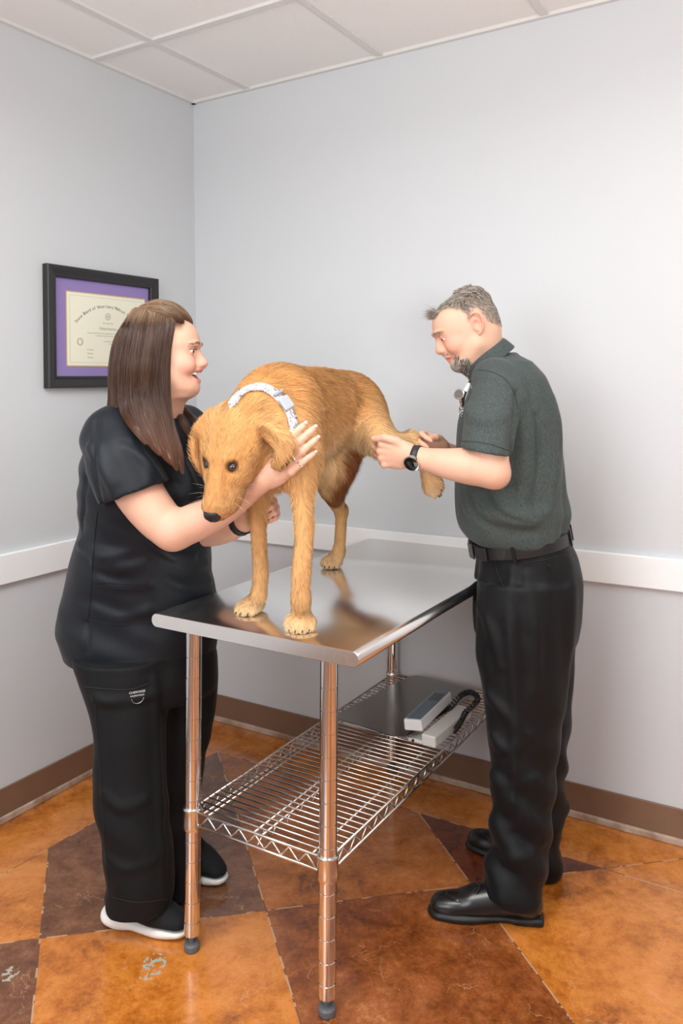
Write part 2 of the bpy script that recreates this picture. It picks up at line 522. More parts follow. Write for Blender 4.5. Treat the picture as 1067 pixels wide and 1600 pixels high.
# platform: a flat sheet, lifted a little, its left edge curled up and back
ZP = SZ + .035
def place(bm, c, ex, ey, ez=None):
    """matrix of an oriented frame at c in table coordinates (ex, ey given as table-frame 2d/3d vectors)"""
    X = (TU * ex[0] + TV * ex[1] + Vector((0, 0, ex[2] if len(ex) > 2 else 0))).normalized()
    Y = (TU * ey[0] + TV * ey[1] + Vector((0, 0, ey[2] if len(ey) > 2 else 0))).normalized()
    Z = X.cross(Y).normalized(); X = Y.cross(Z)
    M = Matrix.Identity(4)
    for i in range(3): M[i][0] = X[i]; M[i][1] = Y[i]; M[i][2] = Z[i]; M[i][3] = c[i]
    return M


def round_rect(w, h, r, n=8):
    pts = []
    for cx, cy, a0 in ((w / 2 - r, h / 2 - r, 0), (-w / 2 + r, h / 2 - r, 90), (-w / 2 + r, -h / 2 + r, 180), (w / 2 - r, -h / 2 + r, 270)):
        for k in range(n + 1):
            a = math.radians(a0 + 90 * k / n); pts.append((cx + r * math.cos(a), cy + r * math.sin(a)))
    return pts


def bm_prism(bm, pts, z0, z1, M):
    a = [bm.verts.new(M @ Vector((x, y, z0))) for x, y in pts]; b = [bm.verts.new(M @ Vector((x, y, z1))) for x, y in pts]
    bm.faces.new(a[::-1]); bm.faces.new(b)
    for k in range(len(pts)): bm.faces.new((a[k], a[(k + 1) % len(pts)], b[(k + 1) % len(pts)], b[k]))


Mp = place(None, T(-.196, .79, SZ + .028), (1, -.13), (.13, 1))
bm = bmesh.new(); bm_prism(bm, round_rect(.262, .45, .035), -.0012, .0012, Mp)
adopt(link_bm('platform', bm, M_PLATE, bevel=.0006), scale)
Mp2 = place(None, T(-.196, .79, SZ + .013), (1, -.13), (.13, 1))
bm = bmesh.new(); bm_prism(bm, round_rect(.17, .34, .02), -.013, .013, Mp2)
adopt(link_bm('base', bm, simple('scale_base', (.16, .16, .16), .4, metal=1.)), scale)
Mh = place(None, T(-.032, .722, SZ + .0185), (1, -.03), (.03, 1))
bm = bmesh.new(); bm_box(bm, 0, 0, 0, .046, .252, .034, Mh); bm_box(bm, -.045, -.10, -.011, .05, .05, .012, Mh)
adopt(link_bm('housing', bm, M_SCW, bevel=.005, segs=3), scale)
bm = bmesh.new(); bm_tube(bm, [Mh @ Vector((-.05, -.127, -.010)), Mh @ Vector((-.05, -.118, -.010))], .004, 16)
adopt(link_bm('socket', bm, simple('black_plastic', (.012, .012, .012), .4)), scale)
Md = place(None, T(-.094, .722, SZ + .052), (1, .06, .10), (-.08, 1, -.03))
bm = bmesh.new(); bm_box(bm, 0, 0, 0, .056, .262, .032, Md)
dsp = link_bm('display', bm, simple('display_white', srgb(236, 237, 238), .35), bevel=.004, segs=3); adopt(dsp, scale)
bm = bmesh.new(); bm_prism(bm, round_rect(.046, .246, .003), .0158, .0172, Md)
fp = link_bm('face_panel', bm, simple('display_panel', srgb(92, 112, 128), .25)); fp.parent = dsp; fp.matrix_parent_inverse = Matrix.Identity(4)
bm = bmesh.new(); bm_prism(bm, [(x, y + .072) for x, y in round_rect(.034, .066, .002)], .0170, .0178, Md)
sc_ = link_bm('screen', bm, simple('lcd', srgb(52, 62, 66), .15)); sc_.parent = dsp
sc_.matrix_parent_inverse = Matrix.Identity(4)
# coiled cord
pts = [T(-.060, .80, SZ + .034), T(-.045, .85, SZ + .062), T(-.022, .885, SZ + .066), T(.004, .875, SZ + .052), T(-.005, .80, SZ + .036), T(-.004, .755, SZ + .022), T(-.005, .715, SZ + .012)]
def catmull(pts, n):
    out = []; m = len(pts) - 1
    for i in range(n + 1):
        t = i / n * m; k = min(int(t), m - 1); f = t - k
        p0, p1, p2, p3 = pts[max(k - 1, 0)], pts[k], pts[k + 1], pts[min(k + 2, m)]
        out.append(.5 * ((2 * p1) + (p2 - p0) * f + (2 * p0 - 5 * p1 + 4 * p2 - p3) * f * f + (3 * p1 - p0 - 3 * p2 + p3) * f ** 3))
    return out
path = catmull([Vector(p) for p in pts], 30 * 16)
coil = []; up = Vector((0, 0, 1)); N_ = 34
for i, p in enumerate(path):
    t = (path[min(i + 1, len(path) - 1)] - path[max(i - 1, 0)]).normalized()
    a = t.cross(Vector((.3, .2, .93))).normalized(); b = a.cross(t)
    th = i / len(path) * N_ * 2 * math.pi
    coil.append(p + (a * math.cos(th) + b * math.sin(th)) * .0072)
bm = bmesh.new(); bm_tube(bm, coil, .0024, 6)
adopt(link_bm('coiled_cord', bm, simple('black_cord', (.012, .012, .013), .4), smooth=True), scale)

# ------------------------------------------------------------------ framed certificate on the left wall
def LWP(v, z, off=0.0): return CORNER + WV * v + WU * off + Vector((0, 0, z))
V0, V1, Z0, Z1 = .247, .782, 1.404, 1.832
frame = empty('framed_certificate', LWP((V0 + V1) / 2, Z0, .012))
tag(frame, 'certificate in a black frame with purple mat on the left wall', 'picture frame')
def wall_box(bm, v0, v1, z0, z1, o0, o1):
    vs = [bm.verts.new(LWP(v, z, o)) for v in (v0, v1) for z in (z0, z1) for o in (o0, o1)]
    for f in ((0, 1, 3, 2), (4, 6, 7, 5), (0, 4, 5, 1), (2, 3, 7, 6), (0, 2, 6, 4), (1, 5, 7, 3)): bm.faces.new([vs[i] for i in f])
bm = bmesh.new(); FW = .042
# mitred moulding, swept round the rectangle
prof = [(0, .002), (0, .026), (.004, .030), (.012, .029), (.030, .022), (.036, .024), (.040, .021), (FW, .014), (FW, .002)]
rings = []
for (v, z, sv, sz) in ((V0, Z0, 1, 1), (V1, Z0, -1, 1), (V1, Z1, -1, -1), (V0, Z1, 1, -1)):
    rings.append([bm.verts.new(LWP(v + sv * d, z + sz * d, h)) for d, h in prof])
for i in range(4):
    A, B = rings[i], rings[(i + 1) % 4]
    for k in range(len(prof)):
        bm.faces.new((A[k], A[(k + 1) % len(prof)], B[(k + 1) % len(prof)], B[k]))
adopt(link_bm('frame', bm, simple('black_moulding', (.016, .015, .015), .35)), frame)
bm = bmesh.new(); wall_box(bm, V0 + FW - .004, V1 - FW + .004, Z0 + FW - .004, Z1 - FW + .004, .003, .010)
n_ = NT('purple_mat'); n_.set(color=srgb(148, 128, 184), rough=.8); n_.bump(n_.noise(n_.coord(), 600, 2), .1, .0005)
adopt(link_bm('mat', bm, n_.m), frame)
cv0, cv1, cz0, cz1 = .312, .688, 1.484, 1.744
bm = bmesh.new(); wall_box(bm, cv0 - .004, cv1 + .004, cz0 - .004, cz1 + .004, .0095, .0112)
adopt(link_bm('gold_fillet', bm, simple('gold_edge', srgb(206, 176, 120), .4)), frame)
bm = bmesh.new(); wall_box(bm, cv0, cv1, cz0, cz1, .0108, .0118)
paper = link_bm('certificate', bm, simple('certificate_paper', srgb(240, 236, 214), .7)); adopt(paper, frame)
M_INK = simple('ink', srgb(70, 68, 66), .7); M_INK2 = simple('faded_ink', srgb(168, 166, 152), .7)


def text_curve(name, s, size, origin, M3, mat, align='CENTER'):
    cu = bpy.data.curves.new(name, 'FONT'); cu.body = s; cu.size = size; cu.align_x = align; cu.extrude = .0002
    o = bpy.data.objects.new(name, cu); COL.objects.link(o); cu.materials.append(mat)
    o.matrix_world = Matrix.Translation(origin) @ M3
    return o


def bake(objs, name, mat, parent=None):
    """turn lettering into one mesh in world coordinates"""
    dg = bpy.context.evaluated_depsgraph_get(); V, Fc = [], []
    for o in objs:
        me = o.evaluated_get(dg).to_mesh(); base = len(V)
        V += [tuple(o.matrix_world @ v.co) for v in me.vertices]
        Fc += [[base + i for i in p.vertices] for p in me.polygons]
        o.evaluated_get(dg).to_mesh_clear()
    for o in objs:
        cu = o.data; bpy.data.objects.remove(o); bpy.data.curves.remove(cu)
    r = link_mesh(name, V, Fc, mat)
    if parent: adopt(r, parent)
    return r


# lettering frame on the left wall: x runs towards the corner, y up, z out of the wall
RW = Matrix(((-WV.x, 0, WU.x, 0), (-WV.y, 0, WU.y, 0), (0, 1, 0, 0), (0, 0, 0, 1)))
cvm, czt = (cv0 + cv1) / 2, cz1
objs = []
title = 'State Board of Veterinary Medical Examiners'
R0 = .20; span = 1.62
for i, ch in enumerate(title):
    if ch == ' ': continue
    a = -span / 2 + span * i / (len(title) - 1)
    v = cvm - math.sin(a) * R0; z = czt - .245 + math.cos(a) * R0
    objs.append(text_curve('t', ch, .0165, LWP(v, z, .0119), RW @ Matrix.Rotation(-a, 4, 'Z'), M_INK))
# state seal: ring with a star
bpy.context.view_layer.update()
ttl = bake(objs, 'title_lettering', M_INK)
bm = bmesh.new()
cs = LWP(cvm, czt - .080, .0121)
def ring(bm, v, z, r, t, off=.0121, n=32):
    bm_tube(bm, [LWP(v + r * math.cos(2 * math.pi * k / n), z + r * math.sin(2 * math.pi * k / n), off) for k in range(n)], t, 4, closed=True)
ring(bm, cvm, czt - .078, .0130, .0005); ring(bm, cvm, czt - .078, .0095, .0009)
st = []
for k in range(10):
    r = .0062 if k % 2 == 0 else .0026; a = math.pi / 2 + k * math.pi / 5
    st.append(bm.verts.new(LWP(cvm - r * math.cos(a), czt - .078 + r * math.sin(a), .0121)))
bm.faces.new(st)
seal = link_bm('seal', bm, M_INK2)
bm = bmesh.new(); ring(bm, cv0 + .05 + .27, cz0 + .085, .0125, .0012); ring(bm, cv0 + .05 + .27, cz0 + .085, .009, .0006)
stamp = link_bm('embossed_stamp', bm, M_INK2)
bodies = []
for s, sz, dv, dz in (('This certifies that', .0075, 0, .105), ('Veterinarian', .017, 0, .128), ('having complied with all the requirements of the law is hereby licensed', .0068, 0, .143),
                      ('to practice veterinary medicine in this state', .0068, 0, .152), ('In testimony whereof the board has', .007, -.03, .172), ('set its hand and seal', .007, -.03, .181),
                      ('President', .008, .085, .205), ('Secretary', .008, -.05, .205), ('Member', .008, .085, .219), ('Member', .008, -.05, .219), ('Member', .008, .085, .233), ('Member', .008, -.05, .233)):
    tc = [text_curve('t', s, sz, LWP(cvm + dv, czt - dz, .0119), RW, M_INK2)]
    bpy.context.view_layer.update()
    bodies.append(bake(tc, 'lettering_line', M_INK2))
bm = bmesh.new()
for v0, v1, z in ((cv0 + .012, cv1 - .012, cz0 + .010), (cv0 + .012, cv1 - .012, cz1 - .010)): wall_box(bm, v0, v1, z - .0004, z + .0004, .0118, .0120)
for v in (cv0 + .012, cv1 - .012): wall_box(bm, v - .0004, v + .0004, cz0 + .010, cz1 - .010, .0118, .0120)
bord = link_bm('border_line', bm, M_INK2)
for o in (ttl, seal, stamp, bord) + tuple(bodies):
    o.parent = paper; o.matrix_parent_inverse = Matrix.Identity(4)
# glazing
g = NT('frame_glass'); g.set(color=(1, 1, 1), rough=.02, trans=1., ior=1.1); M_GLASS = g.m
# ------------------------------------------------------------------ sculpting by distance fields
def A3(v): return np.array(tuple(v), np.float64)


class Prim:
    def __init__(s, kind, op, k, lo, hi, f, tagv=0):
        s.kind, s.op, s.k, s.lo, s.hi, s.f, s.tagv = kind, op, k, np.array(lo), np.array(hi), f, tagv


def smin(a, b, k):
    if k <= 0: return np.minimum(a, b)
    h = np.maximum(k - np.abs(a - b), 0) / k
    return np.minimum(a, b) - h * h * k * .25


class Sculpt:
    def __init__(s): s.p = []; s.disp = None

    def _add(s, f, lo, hi, op, k): s.p.append(Prim('', op, k, lo, hi, f)); return s

    def cone(s, a, r1, b, r2, k=.01, op='+', flat=None):
        """round cone; flat=(direction, factor) squashes it along a direction"""
        a, b = A3(a), A3(b); ab = b - a; L2 = max(ab @ ab, 1e-12); R = max(r1, r2)
        if flat is not None:
            fd = A3(flat[0]); fd = fd / np.linalg.norm(fd); ff = flat[1]
        def f(X):
            p = X - a; t = np.clip((p @ ab) / L2, 0, 1)[..., None]
            q = p - t * ab
            if flat is not None:
                c = (q @ fd)[..., None]; q = q + c * fd * (1 / ff - 1)
            r = r1 + (r2 - r1) * t[..., 0]
            d = np.sqrt((q * q).sum(-1)) - r
            return d * (ff if flat is not None and ff < 1 else 1)
        return s._add(f, np.minimum(a, b) - R, np.maximum(a, b) + R, op, k)

    def chain(s, pts, rad, k=.01, op='+', flat=None, n=6, power=1.0):
        """one smooth tapered limb through pts (Catmull-Rom), radii interpolated along it"""
        Pn = np.array([A3(p) for p in pts]); Rn = np.array(rad, float); m = len(Pn) - 1
        if m > 1:
            q, rr = [], []
            for i in range(m * n + 1):
                t = i / n; j = min(int(t), m - 1); f_ = t - j
                c = []
                for arr in (Pn, Rn[:, None]):
                    p0, p1, p2, p3 = arr[max(j - 1, 0)], arr[j], arr[j + 1], arr[min(j + 2, m)]
                    c.append(.5 * ((2 * p1) + (p2 - p0) * f_ + (2 * p0 - 5 * p1 + 4 * p2 - p3) * f_ ** 2 + (3 * p1 - p0 - 3 * p2 + p3) * f_ ** 3))
                q.append(c[0]); rr.append(float(c[1][0]))
            Pn, Rn = np.array(q), np.array(rr)
        if flat is not None:
            fd = A3(flat[0]); fd = fd / np.linalg.norm(fd); ff = flat[1]
        def f(X):
            best = None
            for i in range(len(Pn) - 1):
                a, ab = Pn[i], Pn[i + 1] - Pn[i]; p = X - a
                t = np.clip((p @ ab) / max(ab @ ab, 1e-12), 0, 1)[..., None]; q = p - t * ab
                if flat is not None:
                    c = (q @ fd)[..., None]; q = q + c * fd * (1 / ff - 1)
                d = np.sqrt((q * q).sum(-1)) - (Rn[i] + (Rn[i + 1] - Rn[i]) * t[..., 0])
                best = d if best is None else np.minimum(best, d)
            return best * (ff if flat is not None and ff < 1 else 1)
        R = Rn.max()
        return s._add(f, Pn.min(0) - R, Pn.max(0) + R, op, k)

    def ell(s, c, r, k=.01, op='+', rot=None):
        """ellipsoid; rot = 3x3 whose columns are its axes"""
        c = A3(c); r = np.array(r, float); R = np.eye(3) if rot is None else np.array([list(x) for x in rot], float)
        m = r.min()
        def f(X):
            p = (X - c) @ R
            k0 = np.sqrt(((p / r) ** 2).sum(-1)); k1 = np.sqrt(((p / (r * r)) ** 2).sum(-1))
            return np.where(k0 < 1e-6, -m, k0 * (k0 - 1) / np.maximum(k1, 1e-9))
        e = np.abs(R) @ r
        return s._add(f, c - e, c + e, op, k)

    def box(s, c, h, rr=.003, k=.0, op='+', rot=None):
        c = A3(c); h = np.array(h, float); R = np.eye(3) if rot is None else np.array([list(x) for x in rot], float)
        def f(X):
            q = np.abs((X - c) @ R) - h + rr
            return np.sqrt((np.maximum(q, 0) ** 2).sum(-1)) + np.minimum(q.max(-1), 0) - rr
        e = np.abs(R) @ h
        return s._add(f, c - e, c + e, op, k)

    def loft(s, secs, k=.01, op='+', cap=0.0, power=2.0, n=120, frame=None):
        """stack of elliptical sections (z, cx, cy, rx, ry[, turn]) smoothed along z"""
        secs = sorted([tuple(q) + (0,) * (6 - len(q)) for q in secs]); S = np.array(secs, float)
        z = np.linspace(S[0, 0], S[-1, 0], n); m = len(S) - 1
        T_ = np.interp(z, S[:, 0], np.arange(m + 1)); out = np.zeros((n, 6))
        for i, t in enumerate(T_):
            j = min(int(t), m - 1); f_ = t - j
            p0, p1, p2, p3 = S[max(j - 1, 0)], S[j], S[j + 1], S[min(j + 2, m)]
            out[i] = .5 * ((2 * p1) + (p2 - p0) * f_ + (2 * p0 - 5 * p1 + 4 * p2 - p3) * f_ ** 2 + (3 * p1 - p0 - 3 * p2 + p3) * f_ ** 3)
        out[:, 0] = z
        if frame is not None: fo, fR = A3(frame[0]), np.array(frame[1], float)
        def f(X):
            if frame is not None: X = (X - fo) @ fR
            zz = X[..., 2]; g = [np.interp(zz, z, out[:, i]) for i in range(1, 6)]
            dx, dy = X[..., 0] - g[0], X[..., 1] - g[1]; c_, s_ = np.cos(g[4]), np.sin(g[4])
            u, v = dx * c_ + dy * s_, -dx * s_ + dy * c_
            a, b = np.abs(u) / g[2], np.abs(v) / g[3]
            if power == 2.0: q = np.sqrt(a * a + b * b)
            else: q = (a ** power + b ** power) ** (1 / power)
            # distance estimate: use the local radius in that direction
            loc = np.sqrt(u * u + v * v) / np.maximum(q, 1e-6)
            d = (q - 1) * np.minimum(loc, np.maximum(g[2], g[3]))
            dz = np.maximum(z[0] - zz, zz - z[-1])
            if cap > 0: return np.where(dz > -cap, np.sqrt(np.maximum(d + cap, 0) ** 2 + np.maximum(dz + cap, 0) ** 2) + np.minimum(np.maximum(d + cap, dz + cap), 0) - cap, d)
            return np.maximum(d, dz)
        mr = out[:, 3:5].max(1)
        lo = np.array([(out[:, 1] - mr).min(), (out[:, 2] - mr).min(), z[0]]); hi = np.array([(out[:, 1] + mr).max(), (out[:, 2] + mr).max(), z[-1]])
        if frame is not None:
            cs = np.array([[(lo, hi)[(i >> j) & 1][j] for j in range(3)] for i in range(8)]) @ fR.T + fo
            lo, hi = cs.min(0), cs.max(0)
        return s._add(f, lo, hi, op, k)

    def half(s, c, n, op='-', k=.0, lo=None, hi=None):
        """cut away the side n points to (within lo..hi)"""
        c, n = A3(c), A3(n); n = n / np.linalg.norm(n)
        return s._add(lambda X: -((X - c) @ n), lo, hi, op, k)

    def comb(s, D, d, p):
        if p.op == '+': return smin(D, d, p.k)
        if p.op == '-': return -smin(-D, d, p.k)
        if p.op == '&': return -smin(-D, -d, p.k)

    def eval(s, X, disp=True):
        D = np.full(X.shape[:-1], 1.0)
        for p in s.p:
            m = p.k + .03
            sel = np.all((X > p.lo - m) & (X < p.hi + m), axis=-1) if p.op != '&' else np.ones(X.shape[:-1], bool)
            if sel.any(): D[sel] = s.comb(D[sel], p.f(X[sel]), p)
        if disp and s.disp is not None: D = D + s.disp(X)
        return D

    def bounds(s):
        P_ = [p for p in s.p if p.op == '+']
        return np.min([p.lo for p in P_], 0) - .012, np.max([p.hi for p in P_], 0) + .012

    def mesh(s, name, res, mat, parent=None, fine=None, smooth_it=1, attrs=None, lohi=None):
        """surface nets on a grid; fine = list of (axis, lo, hi, res) with finer spacing"""
        lo, hi = lohi if lohi else s.bounds()
        ax = []
        for i in range(3):
            c = [lo[i]]
            while c[-1] < hi[i]:
                h = res
                for (a, l, u, r) in (fine or []):
                    if a == i:
                        dd = max(l - c[-1], c[-1] - u, 0); h = min(h, r + dd * .35)
                c.append(c[-1] + h)
            ax.append(np.array(c))
        nx, ny, nz = map(len, ax)
        D = np.full((nx, ny, nz), 1.0, np.float32)
        for p in s.p:
            m = p.k + 3 * res
            if p.op == '&': sl = [slice(0, len(a)) for a in ax]
            else:
                sl = []
                for i in range(3):
                    a0 = np.searchsorted(ax[i], p.lo[i] - m); a1 = np.searchsorted(ax[i], p.hi[i] + m)
                    sl.append(slice(a0, a1))
            if any(q.stop <= q.start for q in sl): continue
            zs = range(sl[0].start, sl[0].stop, 24)
            for x0 in zs:
                x1 = min(x0 + 24, sl[0].stop)
                G = np.stack(np.meshgrid(ax[0][x0:x1], ax[1][sl[1]], ax[2][sl[2]], indexing='ij'), -1)
                B = D[x0:x1, sl[1], sl[2]]
                if p.op in '-&':
                    msk = B < p.k + .03
                    if msk.any():
                        Bm = B[msk]; B[msk] = s.comb(Bm, p.f(G[msk]), p)
                else: B[...] = s.comb(B, p.f(G), p)
        if s.disp is not None:
            msk = np.abs(D) < max(3 * res, .02)
            idx = np.nonzero(msk)
            X = np.stack([ax[0][idx[0]], ax[1][idx[1]], ax[2][idx[2]]], -1)
            D[idx] += s.disp(X).astype(np.float32)
        V, Q = nets(D, ax)
        if smooth_it:
            V = relax(V, Q, smooth_it)
        at = attrs(V) if attrs else None
        return np_mesh(name, V, Q, mat, parent, True, at)


def nets(D, ax):
    ins = D < 0
    nx, ny, nz = D.shape
    shp = (nx - 1, ny - 1, nz - 1)
    cnt = np.zeros(shp, np.int8)
    for dx in (0, 1):
        for dy in (0, 1):
            for dz in (0, 1): cnt += ins[dx:nx - 1 + dx, dy:ny - 1 + dy, dz:nz - 1 + dz]
    act = (cnt > 0) & (cnt < 8)
    ci = np.nonzero(act); n = len(ci[0])
    idm = np.full(shp, -1, np.int32); idm[ci] = np.arange(n)
    acc = np.zeros((n, 3)); w = np.zeros(n)
    cor = [(a, b, c) for a in (0, 1) for b in (0, 1) for c in (0, 1)]
    base = [ax[i][ci[i]] for i in range(3)]; step = [ax[i][ci[i] + 1] - ax[i][ci[i]] for i in range(3)]
    val = {c: D[ci[0] + c[0], ci[1] + c[1], ci[2] + c[2]] for c in cor}
    for c in cor:
        for a in range(3):
            if c[a] == 0:
                d = list(c); d[a] = 1; d = tuple(d)
                v0, v1 = val[c], val[d]; m = (v0 < 0) != (v1 < 0)
                t = np.where(m, v0 / np.where(m, v0 - v1, 1), 0)
                for i in range(3):
                    acc[:, i] += np.where(m, base[i] + step[i] * (t if i == a else c[i]), 0)
                w += m
    V = acc / w[:, None]
    Q = []
    for a in range(3):
        b, c = (a + 1) % 3, (a + 2) % 3
        sl0 = [slice(None)] * 3; sl1 = [slice(None)] * 3; sl0[a] = slice(0, -1); sl1[a] = slice(1, None)
        s0, s1 = ins[tuple(sl0)], ins[tuple(sl1)]
        cr = s0 != s1
        # needs neighbours on b and c
        sb = [slice(None)] * 3; sb[b] = slice(1, -1); sb[c] = slice(1, -1)
        cr2 = np.zeros_like(cr); cr2[tuple(sb)] = cr[tuple(sb)]
        e = np.array(np.nonzero(cr2)).T
        def cell(ob, oc):
            q = e.copy(); q[:, b] -= ob; q[:, c] -= oc
            return idm[q[:, 0], q[:, 1], q[:, 2]]
        q = np.stack([cell(0, 0), cell(1, 0), cell(1, 1), cell(0, 1)], 1)
        flip = ~s0[e[:, 0], e[:, 1], e[:, 2]]
        q[flip] = q[flip][:, ::-1]
        q = q[(q >= 0).all(1)]
        Q.append(q)
    return V, np.concatenate(Q)


def relax(V, Q, it):
    E = np.concatenate([Q[:, [0, 1]], Q[:, [1, 2]], Q[:, [2, 3]], Q[:, [3, 0]]])
    for _ in range(it):
        S = np.zeros_like(V); n = np.zeros(len(V))
        for i in range(3):
            S[:, i] = np.bincount(E[:, 0], V[E[:, 1], i], len(V)) + np.bincount(E[:, 1], V[E[:, 0], i], len(V))
        n = np.bincount(E[:, 0], minlength=len(V)) + np.bincount(E[:, 1], minlength=len(V))
        V = V * .5 + S / np.maximum(n, 1)[:, None] * .5
    return V


def vnoise(X, seed=0):
    """smooth value noise of points, about -1..1"""
    X = np.asarray(X, np.float64); I = np.floor(X).astype(np.int64); F = X - I; F = F * F * (3 - 2 * F)
    def h(i, j, k):
        n = (i * 374761393 + j * 668265263 + k * 2147483647 + seed * 974634777) & 0xFFFFFFFF
        n = ((n ^ (n >> 13)) * 1274126177) & 0xFFFFFFFF
        return ((n ^ (n >> 16)) & 0xFFFF) / 32767.5 - 1
    r = 0
    for a in (0, 1):
        for b in (0, 1):
            for c in (0, 1):
                w = (F[..., 0] if a else 1 - F[..., 0]) * (F[..., 1] if b else 1 - F[..., 1]) * (F[..., 2] if c else 1 - F[..., 2])
                r = r + w * h(I[..., 0] + a, I[..., 1] + b, I[..., 2] + c)
    return r


def grad(S, X, e=.0015):
    g = np.stack([S.eval(X + np.eye(3)[i] * e, False) - S.eval(X - np.eye(3)[i] * e, False) for i in range(3)], -1)
    return g / np.maximum(np.linalg.norm(g, axis=-1, keepdims=True), 1e-9)


def strands_mesh(name, PTS, W, mat, parent=None, sides=3, attrs=None, taper=True):
    """PTS n x m x 3 polylines, W n widths (radii); each strand a thin tapered tube, all in one mesh"""
    n, m, _ = PTS.shape
    T_ = np.gradient(PTS, axis=1); T_ /= np.maximum(np.linalg.norm(T_, axis=-1, keepdims=True), 1e-9)
    ref = np.array([.31, .52, .79]); A = np.cross(T_, ref); A /= np.maximum(np.linalg.norm(A, axis=-1, keepdims=True), 1e-9); B = np.cross(T_, A)
    prof = np.linspace(1, .12, m) ** .8 if taper else np.ones(m)
    V = np.zeros((n, m, sides, 3))
    for k in range(sides):
        a = 2 * math.pi * k / sides
        V[:, :, k] = PTS + (A * math.cos(a) + B * math.sin(a)) * (W[:, None] * prof)[..., None]
    idx = np.arange(n * m * sides).reshape(n, m, sides)
    Q = []
    for k in range(sides):
        k2 = (k + 1) % sides
        Q.append(np.stack([idx[:, :-1, k], idx[:, :-1, k2], idx[:, 1:, k2], idx[:, 1:, k]], -1).reshape(-1, 4))
    at = None
    if attrs: at = {kk: np.repeat(vv, m * sides, axis=0) for kk, vv in attrs.items()}
    return np_mesh(name, V.reshape(-1, 3), np.concatenate(Q), mat, parent, True, at)


def groom(S, seeds, comb, length, steps, lift, rng, jit=.15, curl=0.0, hang=0.0):
    """grow strands from seeds (on the surface of S) along the comb direction, kept lift above the surface"""
    n = len(seeds); X = seeds.copy(); out = [X.copy()]; st = (length / steps)
    J = rng.normal(0, jit, (n, 3))
    lf = lift if hasattr(lift, '__len__') else np.full(n, lift)
    for i in range(steps):
        N = grad(S, X, .002); D = comb(X) + J * (1 if curl == 0 else 1) + curl * rng.normal(0, 1, (n, 3))
        D = D - N * (D * N).sum(-1, keepdims=True); D /= np.maximum(np.linalg.norm(D, axis=-1, keepdims=True), 1e-9)
        X = X + D * (st[:, None] if hasattr(st, '__len__') else st)
        d = S.eval(X, False); target = lf * (i + 1) / steps
        X = X + N * np.clip(target - d, -.004, .004)[:, None]
        out.append(X.copy())
    return np.stack(out, 1)


def sample_surface(o, n, rng, keep=None):
    """random points on a mesh object's surface"""
    me = o.data; nv = len(me.vertices); co = np.zeros(nv * 3, np.float32); me.vertices.foreach_get('co', co); co = co.reshape(-1, 3).astype(np.float64)
    q = np.zeros(len(me.loops), np.int32); me.loops.foreach_get('vertex_index', q); q = q.reshape(-1, 4)
    c = co[q]; ar = np.linalg.norm(np.cross(c[:, 2] - c[:, 0], c[:, 3] - c[:, 1]), axis=1) / 2
    if keep is not None: ar = ar * keep(c.mean(1))
    f = rng.choice(len(q), n, p=ar / ar.sum()); u, v = rng.random((2, n, 1))
    a, b, cc, d = (c[f, i] for i in range(4))
    return (a * (1 - u) + b * u) * (1 - v) + (d * (1 - u) + cc * u) * v


def pxr(r, Y): return r * Y / CAM_F


def rowz(py, Y): return CAM_H + (CAM_CY - py) / CAM_F * Y


def sec(py, xl, xr, Y, ry, turn=0.0):
    """loft section from a photo row: left edge, right edge, depth, depth radius (m)"""
    a = P(xl, py, Y); b = P(xr, py, Y); c = (a + b) / 2
    return (c.z, c.x, c.y, (b.x - a.x) / 2, ry, turn)
# ------------------------------------------------------------------ the dog
def mat_fur(name, attr='tone', bump=True):
    n = NT(name); v = n.coord()
    a = n.node('ShaderNodeAttribute', attribute_name=attr).outputs['Color']
    mp = n.node('ShaderNodeMapping'); n.l.new(v, mp.inputs[0]); mp.inputs['Scale'].default_value = (1, 1, .22)
    nz = n.noise(mp.outputs[0], 140, 4, .65, .6)
    big = n.noise(v, 14, 4, .6, .5)
    col = n.mix(n.math('MULTIPLY_ADD', nz, .9, -.15, clamp=True), n.mix(1., a, (.80, .73, .66), 'MULTIPLY'), n.mix(1., a, (1.12, 1.12, 1.16), 'MULTIPLY'))
    col = n.mix(n.math('MULTIPLY_ADD', big, 1.2, -.35, clamp=True), n.mix(1., col, (.92, .86, .80), 'MULTIPLY'), col)
    n.set(color=col, rough=.72, spec=.18, sheen=.08, sheen_rough=.5)
    if bump: n.bump(nz, .5, .003)
    return n.m


HC = P(364, 693, 1.875)                          # skull centre
_f = Vector((-.225, -.36, -.90)).normalized()
_s = Vector((.92, -.39, 0)); _s = (_s - _f * _s.dot(_f)).normalized()
_u = _f.cross(_s); _u = _u if _u.y < 0 else -_u
HM = np.array([[_f[i], _s[i], _u[i]] for i in range(3)])   # columns: forward, side, dorsal


def DH(x, y, z): return HC + (_f * x * 1.22 + _s * y * 1.07 + _u * z * 1.10)


def paw(S, c, fwd, side, w, toe=.019, ln=.034, claws=None):
    """a paw standing at c (bottom centre): pad body and four toes"""
    c = Vector(c); up = Vector((0, 0, 1)) if abs(fwd.z) < .5 else fwd.cross(side).normalized()
    S.ell(c + up * .021, (ln, w * .92, .021), .012, rot=np.array([[fwd[i], side[i], up[i]] for i in range(3)]))
    for q, (o, fo) in enumerate(((-.75, .55), (-.27, .92), (.27, .92), (.75, .55))):
        t = c + side * (w * o) + fwd * (ln * fo) + up * .0155
        S.cone(t - fwd * .008 + up * .005, toe * .72, t + fwd * .007 - up * .001, toe * .66, .0045)
        if claws is not None: claws.append((t + fwd * .0175 - up * .003, t + fwd * .026 - up * .011))


